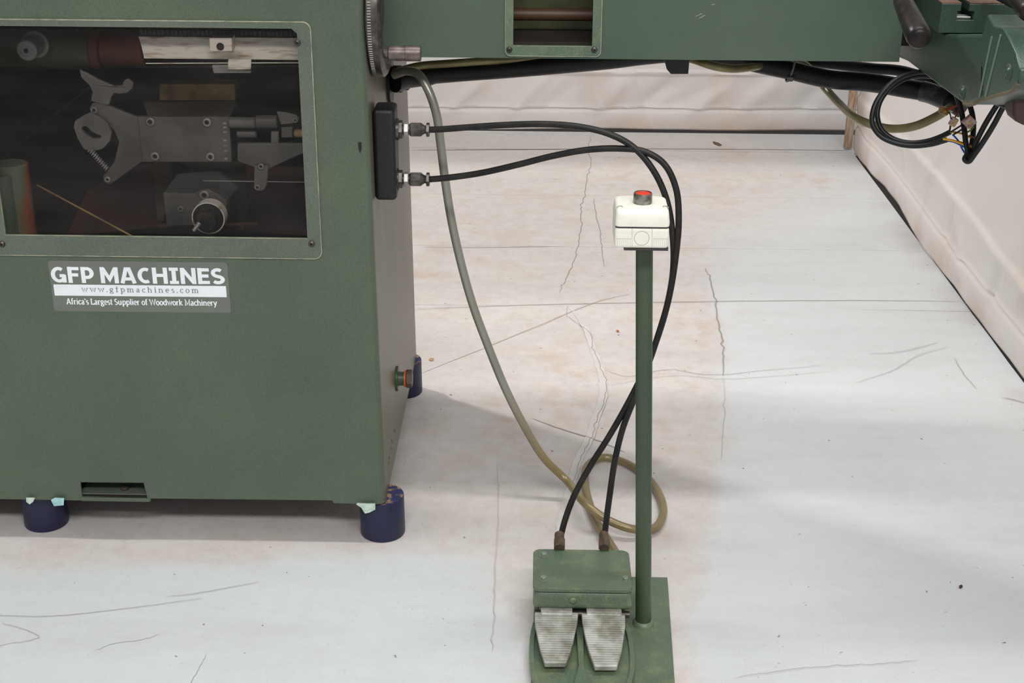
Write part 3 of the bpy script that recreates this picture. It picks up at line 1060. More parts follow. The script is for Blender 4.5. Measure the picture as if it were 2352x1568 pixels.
XH = 1.0
SER = {
    'w': (1.25, [[(0.10, 1), (0.38, 0.05), (0.62, 0.95), (0.88, 0.05), (1.15, 1)], sf(0.1, .96), sf(1.15, .96)]),
    '.': (0.25, [{'p': [(0.12, 0.0), (0.12, 0.2)], 'w': 0.2}]),
    'g': (0.82, [arc(0.36, 0.66, 0.26, 0.30, 0, 360, 14), [(0.5, .92), (0.76, .95)], [(0.2, .42), (0.18, .22), (0.6, .12)], arc(0.40, -0.14, 0.34, 0.22, 60, 420, 14)]),
    'f': (0.58, [[(0.24, 0), (0.24, 1.1)] + arc(0.44, 1.18, 0.2, 0.22, 180, 60, 6), sf(0.26, .96, .5), sf(0.24, .04, .36)]),
    'p': (0.92, [[(0.2, -0.42), (0.2, 1)], arc(0.48, 0.5, 0.32, 0.46, 150, -150, 14), sf(0.14, .96, .24), sf(0.2, -.40, .36)]),
    'm': (1.42, [[(0.18, 0), (0.18, 1)], [(0.2, .7), (0.36, .93), (0.56, .93), (0.68, .75), (0.68, 0)], [(0.70, .7), (0.88, .93), (1.06, .93), (1.18, .75), (1.18, 0)], sf(.18, .04), sf(.68, .04), sf(1.18, .04), sf(.1, .96, .22)]),
    'a': (0.78, [[(0.12, .82), (0.28, .96), (0.48, .92), (0.56, .74), (0.56, 0.1), (0.70, .04)], [(0.56, .56), (0.26, .50), (0.12, .30), (0.2, .06), (0.38, .03), (0.56, .2)]]),
    'c': (0.72, [arc(0.42, 0.5, 0.32, 0.46, 45, 320, 14), {'p': [(.62, .98), (.62, .7)], 'w': .1}]),
    'h': (0.98, [[(0.18, 0), (0.18, 1.45)], [(0.2, .7), (0.38, .93), (0.60, .93), (0.74, .75), (0.74, 0)], sf(.18, .04), sf(.74, .04), sf(.1, 1.41, .22)]),
    'i': (0.42, [[(0.2, 0), (0.2, 1)], sf(.2, .04, .36), sf(.13, .96, .22), {'p': [(.2, 1.2), (.2, 1.4)], 'w': .2}]),
    'n': (0.98, [[(0.18, 0), (0.18, 1)], [(0.2, .7), (0.38, .93), (0.60, .93), (0.74, .75), (0.74, 0)], sf(.18, .04), sf(.74, .04), sf(.1, .96, .22)]),
    'e': (0.78, [[(0.12, .54), (0.68, .54)] + arc(0.40, 0.5, 0.30, 0.46, 5, 310, 14)]),
    's': (0.66, [arc(0.34, 0.72, 0.21, 0.23, 35, 255, 8) + arc(0.34, 0.27, 0.22, 0.23, 80, -145, 9)]),
    'o': (0.86, [arc(0.43, 0.5, 0.32, 0.46, 0, 360, 16)]),
    'r': (0.66, [[(0.18, 0), (0.18, 1)], [(0.2, .6), (0.34, .88), (0.56, .95)], sf(.2, .04, .4), sf(.1, .96, .22)]),
    'l': (0.42, [[(0.2, 0), (0.2, 1.45)], sf(.2, .04, .38), sf(.12, 1.41, .22)]),
    't': (0.56, [[(0.24, 1.3), (0.24, .2), (0.36, .04), (0.52, .1)], sf(.28, .96, .48)]),
    'u': (0.98, [[(0.18, 1), (0.18, .25), (0.32, .05), (0.54, .07), (0.72, .3)], [(0.72, 1), (0.72, 0)], sf(.12, .96, .24), sf(.66, .96, .24), sf(.8, .04, .2)]),
    'd': (0.92, [[(0.72, 0), (0.72, 1.45)], arc(0.42, 0.5, 0.32, 0.46, 30, 330, 14), sf(.64, 1.41, .22), sf(.8, .04, .2)]),
    'k': (0.94, [[(0.18, 0), (0.18, 1.45)], [(0.7, .96), (0.22, .42)], [(0.38, .58), (0.8, .02)], sf(.18, .04), sf(.8, .04, .26), sf(.7, .96, .26), sf(.1, 1.41, .22)]),
    'y': (0.86, [[(0.1, 1), (0.43, .08)], [(0.78, 1), (0.36, -.25), (0.14, -.38)], sf(.1, .96, .3), sf(.76, .96, .28)]),
    'A': (1.12, [[(0.12, 0), (0.54, 1.42)], [(0.56, 1.42), (1.0, 0)], [(0.28, .46), (0.84, .46)], sf(.12, .04, .34), sf(1.0, .04, .34)]),
    'L': (0.92, [[(0.22, 0), (0.22, 1.42)], [(0.1, .06), (0.84, .06), (0.84, .35)], sf(.22, 1.38, .4)]),
    'S': (0.86, [arc(0.42, 1.04, 0.28, 0.32, 35, 255, 8) + arc(0.42, 0.38, 0.30, 0.34, 80, -145, 9)]),
    'W': (1.56, [[(0.10, 1.42), (0.44, 0.05), (0.78, 1.3), (1.12, 0.05), (1.46, 1.42)], sf(.1, 1.38, .34), sf(1.46, 1.38, .34)]),
    'M': (1.42, [[(0.22, 0), (0.22, 1.42), (0.70, .25), (1.18, 1.42), (1.18, 0)], sf(.2, .04, .4), sf(1.2, .04, .4), sf(.14, 1.38, .3), sf(1.26, 1.38, .3)]),
    "'": (0.28, [[(0.14, 1.42), (0.14, 1.05)]]),
}
stroke_letters('lettering', 'www.gfpmachines.com', SER, 189, 457, 670.8, 658.2, 1.42, 0.17, 0.10, GREYL, bar, 0.42, 0.0014)
stroke_letters('lettering', "Africa's Largest Supplier of Woodwork Machinery", SER, 154, 499, 699.6, 686.2, 1.42, 0.29, 0.21, WHITEL, decal, 0.03, 0.0012, spc=0.42)

# ------------------------------------------------------------------ mechanism behind the pane
YI = 2.46
mech = bpy.data.objects


def flat(name, pts, y, thick, mat, parent=machine, holes=(), bevel=0.0015, smooth=None):
    mb = MB()
    mb.prism([[PY(*p, y) for p in pts]] + [[PY(*p, y) for p in h_] for h_ in holes], (0, thick, 0))
    return obj(name, mb, mat, parent, bevel=bevel, smooth=smooth)


def xcyl(name, x0p, x1p, yc, rp, y, mat, parent=machine, bev=0.002, seg=28):
    a, b = PY(x0p, yc, y), PY(x1p, yc, y)
    b.z = a.z
    r = rp / pixscale(a)
    return obj(name, MB().cyl(a, b, r, seg, bev=bev), mat, parent, smooth=35)


def circ(cx, cy, r, n=14):
    return [(cx + r * math.cos(2 * math.pi * i / n), cy + r * math.sin(2 * math.pi * i / n)) for i in range(n)]


xcyl('drive_tube', -60, 214, 112, 40, 2.54, OLIVE)
xcyl('tube_collar', 213, 236, 112, 45, 2.54, RUST)
xcyl('rusty_sleeve', 236, 335, 112, 38, 2.54, RUST)
# knob on the tube
a = PY(83, 101, 2.50)
kn = obj('adjusting_knob', MB().lathe(a, (-.05, -1, -.05), [(0, .024), (.004, .024), (.004, .019), (.012, .019), (.012, .0185), (.045, .0185), (.047, .016)], 28), MECHL, machine, smooth=30)
b = a + Vector((-.05, -1, -.05)).normalized() * 0.0474
obj('centre_hole', MB().cyl(b, b + Vector((0, -.0008, 0)), .004, 14), BORE, kn)
# rail: angled steel bar with a clamp and a stop plate
yr = 2.41
A = PY(318, 84, yr); B = PY(326, 110, yr - .006); Cc = PY(331, 134, yr - .004)
x1r = PY(760, 100, yr).x
mb = MB()
for P_, Q_ in ((A, B), (B, Cc)):
    mb.add([P_, (x1r, P_.y, P_.z), (x1r, Q_.y, Q_.z), Q_], [(0, 1, 2, 3)])
mb.add([A, (x1r, A.y, A.z), (x1r, A.y + .03, A.z), (A.x, A.y + .03, A.z)], [(0, 1, 2, 3)])
mb.add([Cc, (x1r, Cc.y, Cc.z), (x1r, Cc.y + .03, Cc.z), (Cc.x, Cc.y + .03, Cc.z)], [(0, 1, 2, 3)])
mb.add([A, B, Cc, (Cc.x, Cc.y + .03, Cc.z), (A.x, A.y + .03, A.z)], [(0, 1, 2, 3, 4)])
rail = obj('guide_rail', mb, STEELW, machine, fixn=False)
tb = MB()
x = PY(322, 76, yr).x
while x < PY(690, 76, yr).x:
    z = PY(400, 80, yr).z
    tb.box((x, yr, z), (x + .004, yr + .02, z + .008))
    x += .0075
z = PY(400, 80, yr).z
tb.box((PY(320, 76, yr).x, yr + .006, z - .002), (PY(700, 76, yr).x, yr + .02, z + .010))
tag(obj('rack_teeth', tb, BLACKP, machine), kind='stuff')
cb = flat('rail_clamp', [(480, 87), (532, 87), (533, 118), (482, 118)], yr - .03, .03, STEELW)
q = PY(506, 107, yr - .0305)
obj('clamp_hole', MB().cyl(q, q + Vector((0, -.0008, 0)), .0065, 16), BORE, cb)
flat('stop_plate', [(524, 136), (577, 136), (576, 160), (522, 160)], yr - .02, .003, STEELW)
flat('stop_block', [(486, 150), (520, 150), (576, 163), (576, 168), (490, 168)], yr - .015, .008, MECHL)
a, b = PY(335, 145.5, yr - .01), PY(700, 144, yr - .01)
obj('thin_rod', MB().cyl(a, b, .0009, 8), STEELW, machine)
flat('dark_shelf', [(-60, 152), (330, 150), (700, 148), (700, 154), (-60, 162)], 2.56, .02, BLACKP)
# ochre block and its lower face, whose shade is painted as duller ochre
flat('ochre_block', [(366, 193), (539, 193), (541, 230), (366, 230)], 2.60, .04, OCHRE)
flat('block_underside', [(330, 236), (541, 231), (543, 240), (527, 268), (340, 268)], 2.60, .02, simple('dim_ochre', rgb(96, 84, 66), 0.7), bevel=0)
# main link plate with four bolts
mp = flat('link_plate', [(316, 268), (526, 268), (532, 372), (326, 372)], YI, .012, MECH)


def sbolt(px, py, y, parent, rp=10):
    q = PY(px, py, y)
    r = rp / pixscale(q)
    mb = MB().lathe(q, (0, -1, 0), [(0, r), (.004, r), (.0048, r * .85), (.0048, r * .55), (.002, r * .5)], 18)
    mb.cyl(q + Vector((0, -.0018, 0)), q + Vector((0, -.0022, 0)), r * .55, 6, 1)
    return obj('socket_bolt', mb, [MECHL, BORE], parent, smooth=35)


for p in ((346, 279), (476, 280), (357, 358), (484, 359)):
    sbolt(*p, YI, mp)
for j, yy in enumerate((283, 292, 303, 322, 334, 346, 364)):
    q = PY(516 + j * .5, yy, YI)
    obj('edge_notch', MB().box((q.x - .003, q.y - .0012, q.z - .0018), (q.x + .003, q.y + .001, q.z + .0018)), MECHL, mp)
# arm plate carrying the jaw
ap = flat('arm_plate', [(250, 243), (312, 268), (318, 268), (328, 372), (322, 374), (262, 418), (250, 424), (238, 418), (236, 405), (262, 372), (273, 326), (262, 300), (240, 280), (215, 262), (205, 250), (212, 236), (230, 234)],
          YI + .004, .010, MECH)
sbolt(217, 252, YI + .004, ap, 8)
sbolt(248, 411, YI + .004, ap, 7)
jaw = flat('crescent_jaw', [(208, 258), (228, 268), (248, 284), (256, 306), (252, 324), (236, 342), (210, 348), (192, 342), (178, 318), (169, 292), (172, 278), (190, 266)],
           YI - .006, .009, MECHM, holes=[[(190, 290), (199, 290), (210, 302), (222, 308), (233, 312), (231, 318), (212, 318), (196, 308), (187, 298)]])
hook = flat('hook_lever', [(182, 160), (200, 168), (225, 182), (262, 198), (280, 196), (285, 184), (294, 181), (306, 190), (305, 202), (294, 213), (276, 216), (262, 214), (255, 224), (250, 242), (230, 238), (208, 232), (212, 212), (205, 196), (186, 178)],
            YI, .008, MECHM)
# spring
s0, s1 = PY(207, 344, YI - .012), PY(246, 388, YI - .012)
ax = (s1 - s0)
L = ax.length
axn = ax.normalized()
aa = axn.orthogonal().normalized()
bb = axn.cross(aa)
hp = [s0 + axn * (L * i / 90) + (aa * math.cos(i * 2 * math.pi / 9) + bb * math.sin(i * 2 * math.pi / 9)) * .0045 for i in range(91)]
obj('spring', MB().tube(hp, .0011, 6, per=1), MECHL, machine, smooth=60)
# shafts on the right
xcyl('shaft', 526, 588, 281, 13, YI, MECHM)
xcyl('shaft_collar', 588, 638, 279, 15, YI, MECH)
xcyl('lower_shaft', 544, 590, 307, 9, YI + .01, MECH)
xcyl('lower_shaft', 676, 720, 306, 9, YI + .01, OCHRE)
flat('small_bracket', [(622, 302), (640, 302), (640, 330), (622, 330)], YI, .01, MECHM)
flat('small_bracket', [(646, 292), (672, 292), (672, 316), (646, 316)], YI + .006, .01, MECH)
lv = flat('pivot_lever', [(635, 256), (655, 258), (680, 264), (688, 272), (684, 280), (668, 284), (645, 286)], YI - .004, .006, MECHM)
sbolt(679, 275, YI - .004, lv, 6)
wp = flat('wedge_plate', [(545, 329), (760, 329), (760, 340), (694, 353), (612, 390), (594, 388), (545, 370)], YI, .01, MECH)
da = flat('drop_arm', [(584, 380), (617, 380), (613, 424), (606, 437), (592, 439), (583, 430)], YI - .008, .008, MECHM)
sbolt(600, 381, YI - .008, da, 7)
sbolt(592, 429, YI - .008, da, 7)
a, b = PY(466, 415, YI - .002), PY(760, 419, YI - .002)
obj('thin_rod', MB().cyl(a, b, .0009, 8), MECHL, machine)
# lower bearing block
lb = flat('bearing_block', [(375, 443), (448, 444), (460, 436), (478, 435), (500, 446), (520, 462), (520, 515), (383, 518)], YI + .01, .03, MECH)
flat('bearing_block_top', [(375, 443), (408, 400), (440, 396), (500, 392), (546, 430), (522, 462), (500, 446), (478, 435), (460, 436), (448, 444)], YI + .042, .02, simple('dim_steel', rgb(60, 60, 58), 0.6), bevel=0)
sbolt(470, 447, YI + .01, lb, 11)
sbolt(416, 479, YI + .01, lb, 7)
q = PY(477, 503, YI - .03)
mb = MB()
pr = [(0, .0300), (.026, .0300), (.026, .0280), (0.0, .0265)]
mb.lathe(q + Vector((0, .03, 0)), (0, -1, 0), pr, 36)
rg = obj('bore_ring', mb, STEELW, lb, smooth=40)
q2 = q + Vector((0, .002, 0))
obj('bore_disc', MB().cyl(q2 + Vector((0, .01, 0)), q2 + Vector((0, .0015, 0)), .027, 30), BORE, rg)
q3 = PY(482, 498, YI - .03)
kb = obj('spindle_knob', MB().lathe(q3, (-.12, -1, -.1), [(0, .0195), (.018, .0195), (.022, .0175), (.022, .013), (.021, .013)], 30), DARKMET, machine, smooth=35)
a, b = PY(458, 512, YI - .055), PY(444, 531, YI - .065)
obj('pin', MB().cyl(a, b, .0045, 14, r2=.0035), MECHL, kb, smooth=35)
# rods and wire
a, b = PY(85, 425, 2.60), PY(312, 547, 2.46)
obj('diagonal_rod', MB().cyl(a, b, .0019, 12), OCHRE, machine, smooth=40)
a, b = PY(-10, 376, 2.56), PY(258, 157, 2.56)
obj('dark_wire', MB().cyl(a, b, .0016, 8), BORE, machine, smooth=40)
# rusted plates in the back
flat('rust_plate', [(285, 385), (352, 378), (372, 520), (150, 545), (200, 440)], 2.66, .01, RUSTD)
flat('rust_plate', [(352, 372), (392, 372), (400, 420), (375, 510), (360, 505)], 2.62, .01, simple('dim_ochre_b', rgb(92, 74, 50), 0.7))
flat('rust_plate', [(522, 380), (760, 388), (760, 545), (522, 530)], 2.70, .01, RUSTD)
flat('rust_plate', [(410, 372), (560, 372), (570, 480), (560, 530), (548, 530), (540, 440)], 2.64, .01, simple('dim_steel_c', rgb(74, 66, 54), 0.7))
flat('rust_plate', [(360, 516), (590, 512), (590, 518), (360, 524)], 2.50, .01, RUSTD)
# orange tube at bottom left
a, b = PY(24, 374, 2.50), PY(52, 590, 2.50)
ot = obj('orange_tube', MB().cyl(b, a, .031, 28, bev=.003), ORANGE, machine, smooth=35)
a, b = PY(-12, 400, 2.47), PY(14, 590, 2.47)
obj('green_guard', MB().cyl(b, a, .030, 28, bev=.003), simple('green_guard_paint', rgb(112, 124, 104), .5, c2=rgb(200, 184, 140), scale=10, lo=.55, hi=.62, stretch=(1, 1, .3)), machine, smooth=35)

# ------------------------------------------------------------------ beam
BY0, BY1, BZ0, BZ1, BX1 = 2.50, 2.80, 0.9085, 1.30, 0.6325
BX0 = rightx(0.95)
wx0, wx1 = PY(1179, 60, BY0).x, PY(1361, 60, BY0).x
wz0, wz1 = PY(1270, 105, BY0).z, 1.24
mb = MB()
mb.prism([[(BX0, BY0, BZ0), (BX1, BY0, BZ0), (BX1, BY0, BZ1), (BX0, BY0, BZ1)], [(wx0, BY0, wz0), (wx1, BY0, wz0), (wx1, BY0, wz1), (wx0, BY0, wz1)]], (0, .005, 0))
mb.add([(BX0, BY0, BZ0), (BX1, BY0, BZ0), (BX1, BY1, BZ0), (BX0, BY1, BZ0)], [(0, 1, 2, 3)])
mb.add([(BX0, BY0, BZ1), (BX1, BY0, BZ1), (BX1, BY1, BZ1), (BX0, BY1, BZ1)], [(0, 1, 2, 3)])
mb.add([(BX0, BY1, BZ0), (BX1, BY1, BZ0), (BX1, BY1, BZ1), (BX0, BY1, BZ1)], [(0, 1, 2, 3)])
mb.add([(BX1, BY0, BZ0), (BX1, BY1, BZ0), (BX1, BY1, BZ1), (BX1, BY0, BZ1)], [(0, 1, 2, 3)])
beam = obj('beam', mb, GREENB, machine, fixn=False)
fx0, fx1 = PY(1160, 60, BY0).x, PY(1382, 60, BY0).x
fz0 = PY(1270, 129, BY0).z
mb = MB().prism([rrect(fx0, fx1, fz0, 1.26, .010, BY0 - .004), [(wx0, BY0 - .004, wz0), (wx1, BY0 - .004, wz0), (wx1, BY0 - .004, wz1), (wx0, BY0 - .004, wz1)]], (0, .0039, 0), 0, 1)
bw = obj('beam_window_frame', mb, [GREENP, EDGE], beam, smooth=40)
mb = MB().prism([rrect(fx0, fx1, fz0, 1.26, .010, BY0 - .0043), rrect(fx0 + .001, fx1 - .001, fz0 + .001, 1.259, .009, BY0 - .0043)], (0, .0004, 0))
obj('worn_rim', mb, EDGE, bw)
for px in (1170, 1365):
    q = PY(px, 114, BY0 - .0042)
    button_screw(q, machine, .0052)
# things seen through the beam window
obj('inner_screw_shaft', MB().cyl((BX0 + .2, 2.62, PY(1270, 33, 2.62).z), (BX1 - .2, 2.62, PY(1270, 33, 2.62).z), .0115, 20), simple('dim_brown_shaft', rgb(88, 62, 42), .5), beam, smooth=40)
obj('inner_web', MB().box((wx0 - .1, 2.70, .92), (wx1 + .1, 2.705, 1.2)), OLIVE, beam)
obj('inner_ledge', MB().box((wx0 - .1, 2.54, .914), (wx1 + .1, 2.66, .93)), simple('dim_ledge', rgb(52, 42, 38), .7), beam)
obj('hanging_bracket', MB().prism([[PY(*p, 2.60) for p in ((1522, 120), (1585, 120), (1581, 170), (1541, 170), (1532, 160))]], (0, .02, 0)), BLACKP, beam, bevel=.001)
# scratches on the beam face
mb = MB()
for (a, b) in (((1597, 38), (1612, 31)), ((1606, 42), (1619, 35)), ((1634, 12), (1642, 9))):
    p0, p1 = PY(*a, BY0 - .0003), PY(*b, BY0 - .0003)
    mb.ribbon([p0, p1], .0012, n=(0, -1, 0))
obj('scratches', mb, EDGE, beam, fixn=False)

# ------------------------------------------------------------------ handwheel
wy, wz, R = 2.465, 0.9955, 0.112
wxa = rightx(1.0) + 0.001
mb = MB()
mb.lathe((wxa, wy, wz), (1, 0, 0), [(0, R - .004), (.003, R), (.021, R), (.025, R - .004), (.027, R - .013), (.020, R - .016), (.014, R - .02), (.012, .03), (.018, .028), (.0185, .02)], 64)
hw = obj('handwheel', mb, [DARKMET], machine, smooth=35)
rim = MB()
for i in range(150):
    a = 2 * math.pi * i / 150
    c_ = Vector((0, math.cos(a), math.sin(a)))
    rim.cyl(Vector((wxa + .0045, wy, wz)) + c_ * (R + .0002), Vector((wxa + .0105, wy, wz)) + c_ * (R + .0002), .0006, 5)
tag(obj('rim_knurl', rim, STEEL, hw), kind='stuff')
hy = 2.405
h0 = PY(885, 122, hy)
h0.x = wxa + .018
h1 = PY(967, 121, hy)
L = h1.x - h0.x
mb = MB().lathe(h0, (1, 0, 0), [(0, .0085), (.006, .0075), (.014, .0085), (.016, .0125), (.030, .0132), (L * .62, .0128), (L * .63, .0136), (L - .001, .0136), (L, .0125)], 24)
obj('handle', mb, simple('worn_brown_grip', rgb(84, 72, 68), .4, .5, c2=rgb(124, 110, 104), scale=50), hw, smooth=35)

# cable flange on the side
fl = PX(893, 186, rightx(.83))
mb = MB()
FXa = rightx(.83)
n = 40
outer = [Vector((FXa, fl.y + .048 * math.cos(2 * math.pi * i / n), fl.z + .046 * math.sin(2 * math.pi * i / n))) for i in range(n)]
mb.prism([outer], (.006, 0, 0))
mb.cyl((FXa + .006, fl.y, fl.z + .004), (FXa + .028, fl.y, fl.z + .004), .026, 24, bev=.003)
mb.cyl((FXa + .02, fl.y, fl.z + .004), (FXa + .040, fl.y, fl.z + .004), .021, 24, bev=.002)
obj('cable_gland', mb, BLACKP, machine, smooth=35)

# hydraulic junction box on the side
zt, zb_ = PY(880, 252, 2.40).z, PY(880, 461, 2.40).z
xb0 = rightx(.75) + .001
xb1 = PY(908, 350, 2.40).x
mb = MB().box((xb0, 2.400, zb_), (xb1, 2.462, zt))
jb = obj('hydraulic_box', mb, BLACKP, machine, bevel=.007, seg=4, smooth=50)
tag(jb, 'black crinkle finished box with two hose fittings')


def hexnut(mb, p, d, r, L, mi=0, phase=0.3):
    mb.lathe(p, d, [(0, r * .86), (L * .12, r), (L * .88, r), (L, r * .86)], 6, mi, phase)


for py_ in (297, 411):
    yy = 2.43
    st_ = PY(914, py_, yy)
    st_.x = xb1 - .001
    z = st_.z
    k = 1 / pixscale(st_)
    b0_ = st_.x
    X = lambda px: PY(px, py_, yy).x
    mb = MB()
    mb.cyl((b0_, yy, z), (X(917), yy, z), .019, 20)
    hexnut(mb, Vector((X(916), yy, z)), (1, 0, 0), .0165, X(926) - X(916))
    fit = obj('hose_fitting', mb, [DARKMET], jb, smooth=25)
    mb = MB()
    hexnut(mb, Vector((X(928), yy, z)), (1, 0, 0), .0135, X(939) - X(928))
    obj('lock_nut', mb, STEEL, fit, smooth=25)
    mb = MB()
    mb.cyl((X(925), yy, z), (X(945), yy, z), .009, 16)
    hexnut(mb, Vector((X(941), yy, z)), (1, 0, 0), .0132, X(970) - X(941), 0, .1)
    mb.lathe((X(969), yy, z), (1, 0, 0), [(0, .010), (.006, .007), (.009, .008)], 16)
    hexnut(mb, Vector((X(979), yy, z)), (1, 0, 0), .0125, X(987) - X(979))
    obj('swivel_nut', mb, DARKMET, fit, smooth=25)

# drain plug low on the side
dp = PX(911, 869, rightx(.19))
mb = MB()
mb.lathe(dp, (1, 0, 0), [(0, .026), (.004, .026), (.004, .0155), (.007, .0145), (.016, .0145)], 28)
dr = obj('drain_plug', mb, GREENPOLE, machine, smooth=35)
e = dp + Vector((.016, 0, 0))
obj('washer', MB().cyl(e, e + Vector((.0035, 0, 0)), .0175, 24), COPPER, dr, smooth=35)
mb = MB()
hexnut(mb, e + Vector((.0035, 0, 0)), (1, 0, 0), .019, .013, 0, .4)
obj('hex_cap', mb, BROWNHEX, dr, smooth=25)
# weld dots along the lower side
for (px, py_) in ((909, 988), (903, 1012), (902, 1028), (897, 1050), (896, 1062)):
    q = PX(px - 3, py_, rightx(.12))
    obj('weld_bead', MB().lathe(q, (1, 0, 0), [(0, .005), (.0015, .004), (.0025, .002)], 10), GREENS, machine, smooth=60)
# dent / chip on the corner
q = [PY(*p, YF - .0004) for p in ((822, 327), (830, 326), (831, 340), (828, 352), (824, 345))]
obj('paint_chip', MB().prism([q], (0, .0003, 0)), BORE, machine)
for pts_, mt in ((((60, 1143), (80, 1143), (76, 1152), (68, 1158), (60, 1152)), PALECHIP), (((117, 1148), (126, 1143), (147, 1144), (146, 1160), (124, 1162)), CYANCHIP),
                 (((818, 1158), (862, 1158), (862, 1170), (848, 1177), (838, 1179), (830, 1166)), PALECHIP)):
    q = [PY(*p, 2.3445) for p in pts_]
    obj('paint_flake', MB().prism([q], (0, .001, 0)), mt, machine)
obj('edge_tape', MB().prism([[PY(*p, YF - .0006) for p in ((820, 1155), (862, 1156), (862, 1159), (820, 1159))]], (0, .0006, 0)), PALECHIP, machine)

# ------------------------------------------------------------------ blue support blocks
def block(x, y, r, h_, label):
    t_ = thing('support_block', (x, y, 0), label, 'support block', 'navy blue round blocks under the machine')
    mb = MB()
    prof = [(0, r * .97), (.003, r), (h_ - .002, r * .985), (h_, r * .97)]
    mb.lathe((x, y, 0.0), (0, 0, 1), prof, 40)
    obj('block_side', mb, BLUE, t_, smooth=35)
    obj('block_top', MB().cyl((x, y, h_ - .0003), (x, y, h_ + .0004), r * .965, 40), BLUEW, t_, smooth=35)
    return t_


b1 = PZ(877, 1222)
block(b1.x + .002, b1.y + .004, .0435, .0825, 'navy blue round block under the front right corner of the green cabinet')
b2 = PZ(938, 897)
block(b2.x - .010, 3.042, .0435, .0825, 'navy blue round block mostly hidden behind the cabinet, below its rear right corner')
b3 = PZ(108, 1198)
block(b3.x, b3.y, .0425, .0825, 'navy blue round block under the cabinet at the left edge of the picture')

# ------------------------------------------------------------------ carriage at the right end of the beam
XS = 0.66
car = thing('table_carriage', (0.80, 2.35, 0.9), 'dark green cast carriage with rust-brown slotted table at the right end of the beam', 'machine carriage')


def side(pts, x, ext, name, mat, parent=car, bevel=.003, seg=3, smooth=40):
    return obj(name, MB().prism([[PX(*p, x) for p in pts]], (ext, 0, 0)), mat, parent, bevel=bevel, seg=seg, smooth=smooth)


back = [PX(*p, XS) for p in ((2262, 226), (2228, 240), (2208, 236), (2085, 142))]
yb = back[-1].y
topz = 1.0
pts = [back[0], back[1], back[2], back[3], Vector((XS, yb + .10, back[3].z - .01)), Vector((XS, yb + .10, 1.12)), PX(2120, 44, XS), PX(2167, 78, XS), PX(2256, 78, XS)]
obj('carriage_body', MB().prism([pts], (.34, 0, 0)), GREEND, car, bevel=.005, seg=3, smooth=40)
arm = [(2254, 80), (2268, 32), (2282, 58), (2303, 63), (2320, 92), (2332, 116), (2342, 158), (2340, 185), (2326, 207), (2296, 216), (2262, 227), (2250, 229)]
obj('carriage_arm', MB().prism([[PX(*p, XS) for p in arm]], (.050, 0, 0)), GREEND, car, bevel=.003, seg=3, smooth=40)
under = [(2215, 236), (2228, 240), (2264, 227), (2296, 217), (2326, 208), (2340, 190)]
# raised cast ribs on the flank, edge highlights painted in as lighter green
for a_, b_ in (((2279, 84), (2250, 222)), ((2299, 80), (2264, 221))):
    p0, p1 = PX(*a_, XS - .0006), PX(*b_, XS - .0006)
    obj('cast_rib', MB().cyl(p0, p1, .0018, 12), simple('highlit_rib_green', rgb(104, 128, 108), .4), car, smooth=40)
for px, py_ in ((2211, 212), (2317, 166)):
    q = PX(px, py_, XS - .0002)
    mb = MB().lathe(q, (-1, 0, 0), [(0, .013), (.0022, .0115), (.001, .008), (.0035, .0055), (.0045, .003)], 22)
    obj('bolt_boss', mb, GREEND, car, smooth=50)
# table with T-slot
yT = 2.335
tl, bl = PY(2177, 8, yT), PY(2167, 76, yT)
tz, bz, xl = tl.z, bl.z, .649
sx0, sx1 = PY(2208, 20, yT).x, PY(2226, 20, yT).x
tx0, tx1 = PY(2198, 40, yT).x, PY(2236, 40, yT).x
zt1, zt2 = PY(2215, 26, yT).z, PY(2215, 46, yT).z
XR = 1.02
prof = [(xl, bz), (XR, bz), (XR, tz), (sx1, tz), (sx1, zt1), (tx1, zt1), (tx1, zt2), (tx0, zt2), (tx0, zt1), (sx0, zt1), (sx0, tz), (xl, tz)]
mb = MB().prism([[(x_, yT, z_) for x_, z_ in prof]], (0, .42, 0))
obj('slotted_table', mb, GREEND, car, bevel=.001)
for xa, xb in ((xl, sx0 - .0005), (sx1 + .0005, XR)):
    obj('table_surface', MB().box((xa, yT, tz), (xb, yT + .42, tz + .0015)), TABRUST, car)
# clamp slug in the slot
obj('slot_nut', MB().box((tx0 + .001, yT + .01, zt2 + .0005), (tx1 - .001, yT + .03, zt2 + .004)), STEEL, car, bevel=.001)


def lever(p_top, p_tip, r1, r2, label_):
    d = p_tip - p_top
    L = d.length
    mb = MB().lathe(p_top, d, [(-.05, r1 * .55), (-.004, r1 * .6), (0, r1 * .8), (.006, r1), (L * .5, (r1 + r2) / 2 * 1.02), (L * .86, r2), (L * .95, r2 * .94), (L * .99, r2 * .72), (L, r2 * .4)], 32)
    return obj('lever_grip', mb, simple('black_bakelite', rgb(18, 15, 14), .36, c2=rgb(44, 34, 28), scale=40, bump=.15, spec=.25), car, smooth=50)


lever(PY(2072, 0, 2.30), PY(2114, 92, 2.155), .0150, .0192, '')
p_top = PY(2072, 0, 2.30)
obj('lever_stem', MB().cyl(p_top + Vector((-.02, .12, .10)), p_top, .006, 14), DARKMET, car, smooth=40)
lever(PY(2320, -22, 2.12), PY(2372, 30, 2.02), .012, .0165, '')
obj('clamp_bar', MB().cyl(PY(2290, -16, 2.30), PY(2380, 30, 2.18), .010, 16), BLACKP, car, smooth=40)
